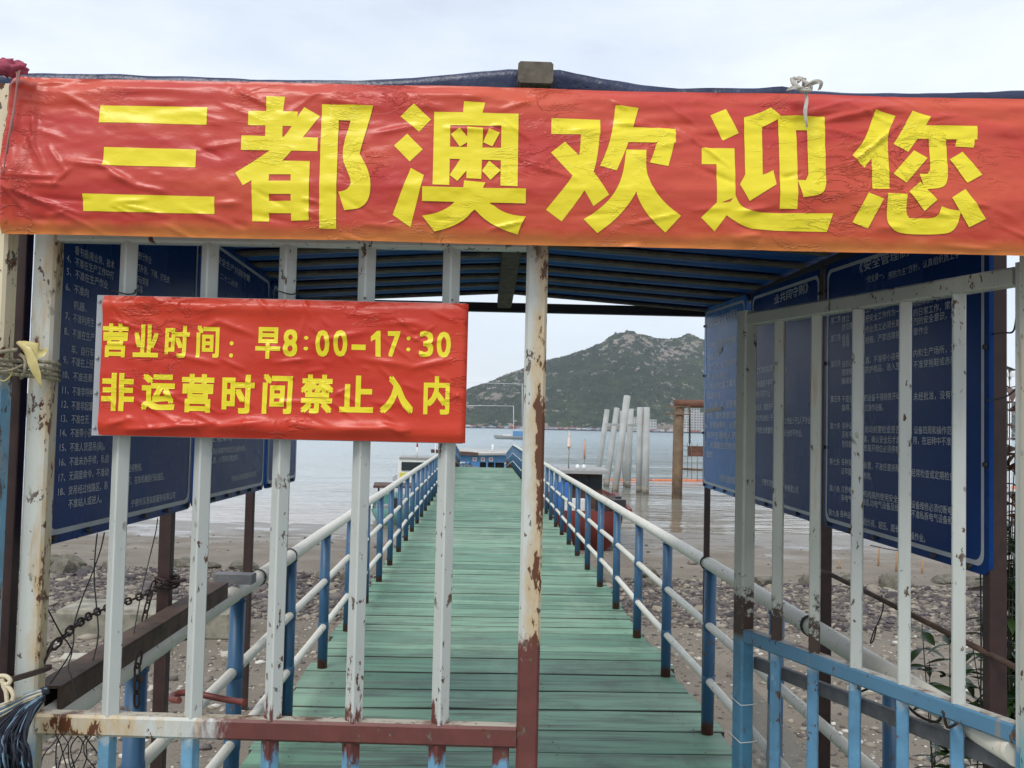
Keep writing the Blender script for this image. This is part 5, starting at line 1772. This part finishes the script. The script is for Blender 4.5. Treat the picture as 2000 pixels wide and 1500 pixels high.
bx_ = at(1118, 1000, 22.3).x + .35
bl = (bx_, 22.2, ground_z(bx_, 22.5) - .02)
rb = thing('fishing_boat', 'red and brown fishing boat with a wheelhouse beached beside the pier', 'boat', bl)
bw = -.04
vs, fs, m, n = hull(9.5, 2.0, .95)
hb = MB().add(put(vs, bl, bw), fs, True); hb.obj('hull', m_redhull, rb)
MB().add(put([(-.96, .2, .86), (.96, .2, .86), (.96, 5.5, .86), (.5, 8.3, .95), (-.5, 8.3, .95), (-.96, 5.5, .86)], bl, bw), [(0, 1, 2, 3, 4, 5)]).obj('deck', m_darkwood, rb)
def bbox(name, c, s, mat, par=rb, l=bl, r=bw):
    p = put([c], l, r)[0]
    return MB().box(p, s, r).obj(name, mat, par)
for sd in (-1, 1):
    MB().beam(put([(sd * .98, 0, .95)], bl, bw)[0], put([(sd * .98, 5.4, .98)], bl, bw)[0], .10, .14).obj('gunwale', m_redhull, rb)
wh = bbox('wheelhouse', (-.05, 2.6, 1.30), (.95, 1.7, .92), m_darkwood)
for xx in (-.30, .0, .30):
    bbox('window', (xx - .05, 1.735, 1.50), (.28, .03, .30), m_glass, wh)
bbox('roof', (-.05, 2.55, 1.80), (1.25, 2.3, .05), m_grey)
bbox('roof_edge', (-.05, 1.385, 1.775), (1.26, .03, .07), m_grey)
bbox('blue_sheet', (-.62, 1.45, 1.15), (.34, .04, .75), m_brightblue)
bbox('water_drum', (.5, .9, 1.02), (.4, .4, .36), m_darkwood)
bbox('crate', (-.3, .7, 1.02), (.5, .4, .3), m_boatwhite)
for k, (xx, yy) in enumerate(((.75, .45), (.35, .35), (.72, 1.5))):
    bbox('fender_tyre', (xx, yy, 1.03), (.32, .3, .34), m_black)
p = Vector(put([(-.42, 2.2, 1.83)], bl, bw)[0])
MB().tube([p, p + Vector((0, 0, .62))], .018, 8).obj('mast', m_grey, rb)
MB().tube([p + Vector((0, 0, .55)), p + Vector((0, 0, .58)), p + Vector((0, 0, .60)), p + Vector((0, 0, .98))], [.075, .075, .045, .010], 12).obj('signal_cone', simple('orange_white_cone', (.60, .45, .38), .6, var=.3, sc=14), rb)
MB().tube([p + Vector((-.2, 0, .22)), p + Vector((.2, 0, .22))], .008, 6).obj('mast_spreader', m_grey, rb)
p = Vector(put([(-.02, 2.3, 1.83)], bl, bw)[0])
MB().tube([p, p + Vector((.01, 0, .80))], .012, 6).obj('mast', m_grey, rb)
MB().tube([p + Vector((.01, 0, .25)), p + Vector((.01, 0, .72))], [.03, .018], 8).obj('flag_roll', simple('faded_flag', (.55, .28, .20), .7), rb)
p = Vector(put([(.70, 1.6, .95)], bl, bw)[0])
MB().tube([p, p + Vector((0, 0, .92))], .010, 6).obj('rail_stanchion', m_grey, rb)
MB().tube([p + Vector((0, 0, .88)), p + Vector((-.55, .1, .88))], .007, 6).obj('rail_wire', m_grey, rb)
for k in range(2):
    p = Vector(put([(-.2 + .16 * k, 1.9, 1.835)], bl, bw)[0])
    MB().tube([p, p + Vector((0, 0, .06)), p + Vector((0, 0, .10)), p + Vector((0, 0, .12))], [.05, .055, .04, .015], 10).obj('deck_lamp', m_boatwhite, rb)

# small green boat on the other side
gbx = at(778, 1010, 29.0).x
gl_ = (gbx, 28.0, WATER - .05)
gbt = thing('small_boat', 'small sea-green boat with a dark awning at the water edge by the pier', 'boat', gl_)
m_green = simple('sea_green_hull', (.17, .38, .33), .6, var=.2, sc=3)
vs, fs, m, n = hull(5.0, 1.5, .55)
MB().add(put(vs, gl_, .12), fs, True).obj('hull', m_green, gbt)
MB().add(put([(-.6, .1, .42), (.6, .1, .42), (.6, 3, .42), (-.6, 3, .42)], gl_, .12), [(0, 1, 2, 3)]).obj('deck', m_grey, gbt)
for sd in (-1, 1):
    MB().beam(put([(sd * .68, .1, .56)], gl_, .12)[0], put([(sd * .70, 3, .60)], gl_, .12)[0], .06, .08).obj('gunwale', m_boatwhite, gbt)
    for yy in (.6, 1.9):
        MB().tube([put([(sd * .5, yy, .4)], gl_, .12)[0], put([(sd * .5, yy, 1.12)], gl_, .12)[0]], .018, 6).obj('awning_post', m_black, gbt)
MB().box(put([(0, 1.25, 1.15)], gl_, .12)[0], (1.3, 1.7, .07), .12).obj('awning', m_darkwood, gbt)
MB().box(put([(0, .35, .62)], gl_, .12)[0], (.3, .3, .4), .12).obj('outboard_motor', m_black, gbt)
MB().box(put([(.1, 1.4, .58)], gl_, .12)[0], (.6, .5, .3), .12).obj('storage_box', m_boatwhite, gbt)

# white launch moored farther along
wl_ = (at(812, 930, 39).x, 38.0, WATER - .25)
wb = thing('white_launch', 'white launch with a red-tipped mast moored beyond the green boat', 'boat', wl_)
vs, fs, m, n = hull(8.0, 2.0, .95)
MB().add(put(vs, wl_, .05), fs, True).obj('hull', m_boatwhite, wb)
MB().box(put([(0, 2.2, 1.35)], wl_, .05)[0], (1.4, 2.2, .9), .05).obj('cabin', m_boatwhite, wb)
MB().box(put([(0, 1.08, 1.5)], wl_, .05)[0], (1.1, .03, .35), .05).obj('window', m_glass, wb)
MB().box(put([(.1, 2.2, 1.84)], wl_, .05)[0], (1.5, 2.3, .06), .05).obj('roof', m_grey, wb)
MB().box(put([(-.4, .6, 1.0)], wl_, .05)[0], (.35, .35, .5), .05).obj('yellow_bin', simple('yellow_bin', (.62, .55, .08), .5), wb)
p = Vector(put([(.05, 1.6, 1.88)], wl_, .05)[0])
MB().tube([p, p + Vector((0, 0, .42))], .03, 8).obj('mast', m_boatwhite, wb)
MB().tube([p + Vector((0, 0, .42)), p + Vector((0, 0, .62))], [.045, .02], 8).obj('red_lamp', simple('red_lamp_cover', (.45, .03, .05), .5), wb)
p = Vector(put([(.75, 3.4, 1.0)], wl_, .05)[0])
MB().tube([p, p + Vector((0, 0, 1.7))], .02, 6).obj('aerial', m_boatwhite, wb)

# ferry at the end of the pier
fx = pier(0, 47, 0).x
fl = (fx - .1, 45.5, WATER - .2)
fe = thing('ferry_boat', 'blue ferry with a pale canopy and three white notices at the end of the pier', 'boat', fl)
vs, fs, m, n = hull(12, 4.6, .9)
MB().add(put(vs, fl, 0), fs, True).obj('hull', m_boatblue, fe)
def fbox(nm, x, y, z, sx, sy, sz, mat): return MB().box((fl[0] + x, fl[1] + y, z), (sx, sy, sz)).obj(nm, mat, fe)
fbox('deck', 0, 3.5, -.70, 4.2, 6.6, .05, m_grey)
fbox('fascia', 0, .9, -.02, 4.4, .06, .36, m_boatblue)
m_note = simple('white_notice', (.75, .74, .74), .6)
m_notemark = simple('pink_notice_mark', (.62, .25, .22), .6)
for px in (927, 943, 959):
    c = at(px, 897, fl[1] + .86)
    nt_ = MB().box((c.x, fl[1] + .86, c.z), (.20, .02, .20)).obj('notice', m_note, fe)
    MB().box((c.x, fl[1] + .846, c.z), (.11, .01, .11)).obj('notice_mark', m_notemark, nt_)
ry = [(-2.2, .26), (-1.1, .18), (0.2, .14), (1.1, .17), (2.2, .25)]
b = MB()
vs = [(fl[0] + x, fl[1] + y, z + dz + (.08 if y > 3 else 0)) for dz in (0, .05) for y in (.6, 3.5, 6.5) for x, z in ry]
fs = []
for L_ in (0, 15):
    for j in range(2):
        for i in range(4):
            q = (L_ + j * 5 + i, L_ + j * 5 + i + 1, L_ + (j + 1) * 5 + i + 1, L_ + (j + 1) * 5 + i)
            fs.append(q if L_ else q[::-1])
fs += [(i, i + 1, i + 16, i + 15) for i in range(4)] + [(4, 9, 24, 19), (9, 14, 29, 24), (0, 15, 20, 5), (5, 20, 25, 10)] + [(10 + i, 25 + i, 26 + i, 11 + i) for i in range(4)]
b.add(vs, fs)
b.obj('canopy', simple('canopy_canvas', (.42, .40, .37), .8, var=.35, sc=2), fe)
MB().beam((fl[0] - 2.4, fl[1] + .55, .30), (fl[0] - .1, fl[1] + .55, .19), .05, .17).obj('canopy_edge', m_darkwood, fe)
MB().beam((fl[0] - .1, fl[1] + .55, .19), (fl[0] + 2.3, fl[1] + .55, .26), .05, .10).obj('canopy_edge', m_grey, fe)
for x in (-2.1, -.7, .7, 2.1):
    for y in (.95, 5.5):
        MB().tube([(fl[0] + x, fl[1] + y, -.70), (fl[0] + x, fl[1] + y, .18)], .035, 8).obj('canopy_post', m_boatblue, fe)
for x, sx, h, mt in ((-1.5, .7, .25, m_boatwhite), (-.7, .5, .3, m_boatwhite), (.1, .30, .42, m_black), (.75, .8, .45, m_black), (1.55, .4, .3, m_boatwhite)):
    fbox('bench_seat', x, 2.0, -.675 + h / 2 + .02, sx, .5, h, mt)
MB().tube([(fl[0] + .55, fl[1] + 2.5, .2), (fl[0] + .55, fl[1] + 2.5, .65)], .05, 8).obj('exhaust_stack', m_boatwhite, fe)
# gangway from the pier end to the ferry
gw = thing('gangway', 'short blue railed gangway from the pier end down to the ferry', 'gangway', pier(0, PEND, -.5))
MB().beam(pier(0, PEND + .02, -.03), pier(0, 45.2, -.62), PW, .06).obj('ramp', m_deck, gw)
m_gblue = m_postblue
for sd in (-1, 1):
    s = sd * (PW / 2 - .03)
    for k in range(9):
        y = PEND + .55 + k * 1.0
        zz = -.03 - .59 * (y - PEND) / 9.2
        MB().tube([pier(s, y, zz), pier(s, y, zz + .9)], .04, 10).obj('post', m_gblue, gw)
    for h, r, mt in ((.92, .04, m_railwhite), (.6, .028, m_railwhite), (.3, .028, m_railwhite)):
        MB().tube([pier(s, PEND + .3, h - .04), pier(s, 45.0, h - .62)], r, 10).obj('rail', mt, gw)

# far net boat with boom
fb = atz(968, 857, WATER)
YB_ = fb.y
nb_ = thing('net_boat', 'far small boat with a blue cabin and long level booms on the bay', 'boat', (fb.x, YB_, WATER - .2))
vs, fs, m, n = hull(8.0, 2.4, .95)
MB().add(put([(x, y, z) for x, y, z in vs], (fb.x + 7.6, YB_, WATER - .25), R(90)), fs, True).obj('hull', m_grey, nb_)
MB().box((fb.x + 5.2, YB_ + .2, WATER + 1.25), (2.6, 1.6, 1.25)).obj('cabin', m_boatblue, nb_)
MB().box((fb.x + 2.6, YB_ + .1, WATER + .85), (2.0, 1.2, .5)).obj('nets', m_boatwhite, nb_)
MB().tube([(at(1003, 850, YB_).x, YB_, WATER), at(1003, 793, YB_)], .055, 6).obj('mast', m_boatwhite, nb_)
MB().tube([at(880, 791.5, YB_), at(1003, 793, YB_)], .055, 6).obj('boom', m_boatwhite, nb_)
MB().tube([at(880, 746, YB_), at(1020, 750, YB_)], .055, 6).obj('boom', m_boatwhite, nb_)
MB().tube([(at(1020, 850, YB_).x, YB_, WATER), at(1020, 749, YB_)], .06, 6).obj('mast', m_boatwhite, nb_)

# fish farm huts and far buildings
rs = random.Random(17)
m_hr = simple('far_red_roof', (.26, .09, .07), .8); m_hw = simple('far_white_wall', (.45, .43, .41), .8); m_hb = simple('far_blue_wall', (.14, .22, .34), .8); m_raft = simple('far_raft_floats', (.05, .06, .08), .8)


def hut_mesh(wm, rm):
    b = MB()
    b.box((0, 0, 1.2), (1, 1, 2.4))
    me = bpy.data.meshes.new('hut')
    vs = list(b.v); fs = list(b.f); n0 = len(fs)
    k = len(vs)
    vs += [(-.6, -.6, 2.3), (.6, -.6, 2.3), (.6, .6, 2.3), (-.6, .6, 2.3), (-.6, 0, 3.5), (.6, 0, 3.5)]
    fs += [(k, k + 1, k + 5, k + 4), (k + 2, k + 3, k + 4, k + 5), (k + 1, k + 2, k + 5), (k + 3, k, k + 4)]
    me.from_pydata(vs, [], fs)
    me.materials.append(wm); me.materials.append(rm)
    for i, p in enumerate(me.polygons): p.material_index = 0 if i < n0 else 1
    return me


HM = [hut_mesh(m_hw, m_hr), hut_mesh(m_hr, m_hr), hut_mesh(m_hb, m_hr), hut_mesh(m_hw, m_hb), hut_mesh(m_hw, m_hw)]
for k in range(190):
    px = 640 + rs.random() * 760 if k > 24 else 1400 + rs.random() * 600
    Y = rs.uniform(900, 1180)
    p = at(px, 838, Y)
    o = link('floating_hut', rs.choice(HM), None, (p.x, Y, WATER + .4))
    o.scale = (rs.uniform(2, 4.8), rs.uniform(2, 4), rs.uniform(.4, .85))
    tag(o, 'tiny hut on the floating fish farm under the hills across the bay', 'hut', 'huts of the fish farm')
b = MB()
for k in range(160):
    px = 560 + rs.random() * 1400
    Y = rs.uniform(880, 1200)
    p = at(px, 838, Y)
    b.box((p.x, Y, WATER + .35), (rs.uniform(12, 40), rs.uniform(2, 8), 1.1))
tag(b.obj('fish_farm_rafts', m_raft, loc=(0, 1000, WATER)), 'dark line of fish farm rafts floating under the hills', 'rafts', kind='stuff')
for k, (px, h, w, lb) in enumerate(((1243, 20, 9, 'white far tower block seen beside the joined piles'), (1272, 17, 14, 'pale far building seen past the joined piles'), (1336, 18, 14, 'low far white building next to the steel column'), (1345, 32, 13, 'taller far white block behind the hanging chain'),
                                    (1356, 36, 14, 'broad far white block between the chain and the faded board'), (1366, 30, 12, 'far white block half behind the faded board'), (1380, 26, 16, 'far white block hidden by the faded board'))):
    Y = 1470 + k * 6
    c = at(px, 838, Y)
    root = thing('far_building', lb, 'building', (c.x, Y, WATER), 'far white buildings across the bay')
    wl__ = MB().box((c.x, Y, WATER + h / 2), (w, 14, h)).obj('wall', m_hw, root)
    MB().box((c.x, Y, WATER + h + .6), (w + 1, 15, 1.2)).obj('roof', m_grey, root)
    for f in range(int(h / 4)):
        for q in (-.3, 0, .3):
            MB().box((c.x + q * w, Y - 7.02, WATER + 3 + f * 4), (w * .16, .2, 1.6)).obj('window', m_glass, wl__)

# solar lamp and white railing far right, behind the shrubs
sl = thing('solar_lamp', 'small solar lamp on a thin pole above the shrubs', 'lamp', (at(1972, 900, 12).x, 12, -1))
c = at(1972, 723, 12)
MB().tube([(c.x, 12, ground_z(c.x, 12)), (c.x, 12, c.z)], .02, 8).obj('pole', m_boatwhite, sl)
MB().beam(c + Vector((-.06, 0, .04)), c + Vector((.05, 0, -.0)), .12, .015).obj('solar_panel', m_glass, sl)
MB().box(c + Vector((0, -.02, -.06)), (.09, .05, .05)).obj('lamp_head', m_boatwhite, sl)

# ------------------------------------------------------------------ haze over the bay
b = MB().box((0, 1300, 128), (9000, 2760, 268))
o = b.obj('haze', None) if False else None
hm = bpy.data.materials.new('thin_haze')
hm.use_nodes = True
nt = hm.node_tree
for nd in list(nt.nodes): nt.nodes.remove(nd)
ho = nt.nodes.new('ShaderNodeOutputMaterial'); pv = nt.nodes.new('ShaderNodeVolumePrincipled')
pv.inputs['Color'].default_value = (.80, .88, 1.0, 1)
pv.inputs['Density'].default_value = .00011
nt.links.new(pv.outputs[0], ho.inputs['Volume'])
tag(b.obj('haze', hm, loc=(0, 1300, -6)), 'thin pale sea haze over the whole bay', 'haze', kind='stuff')
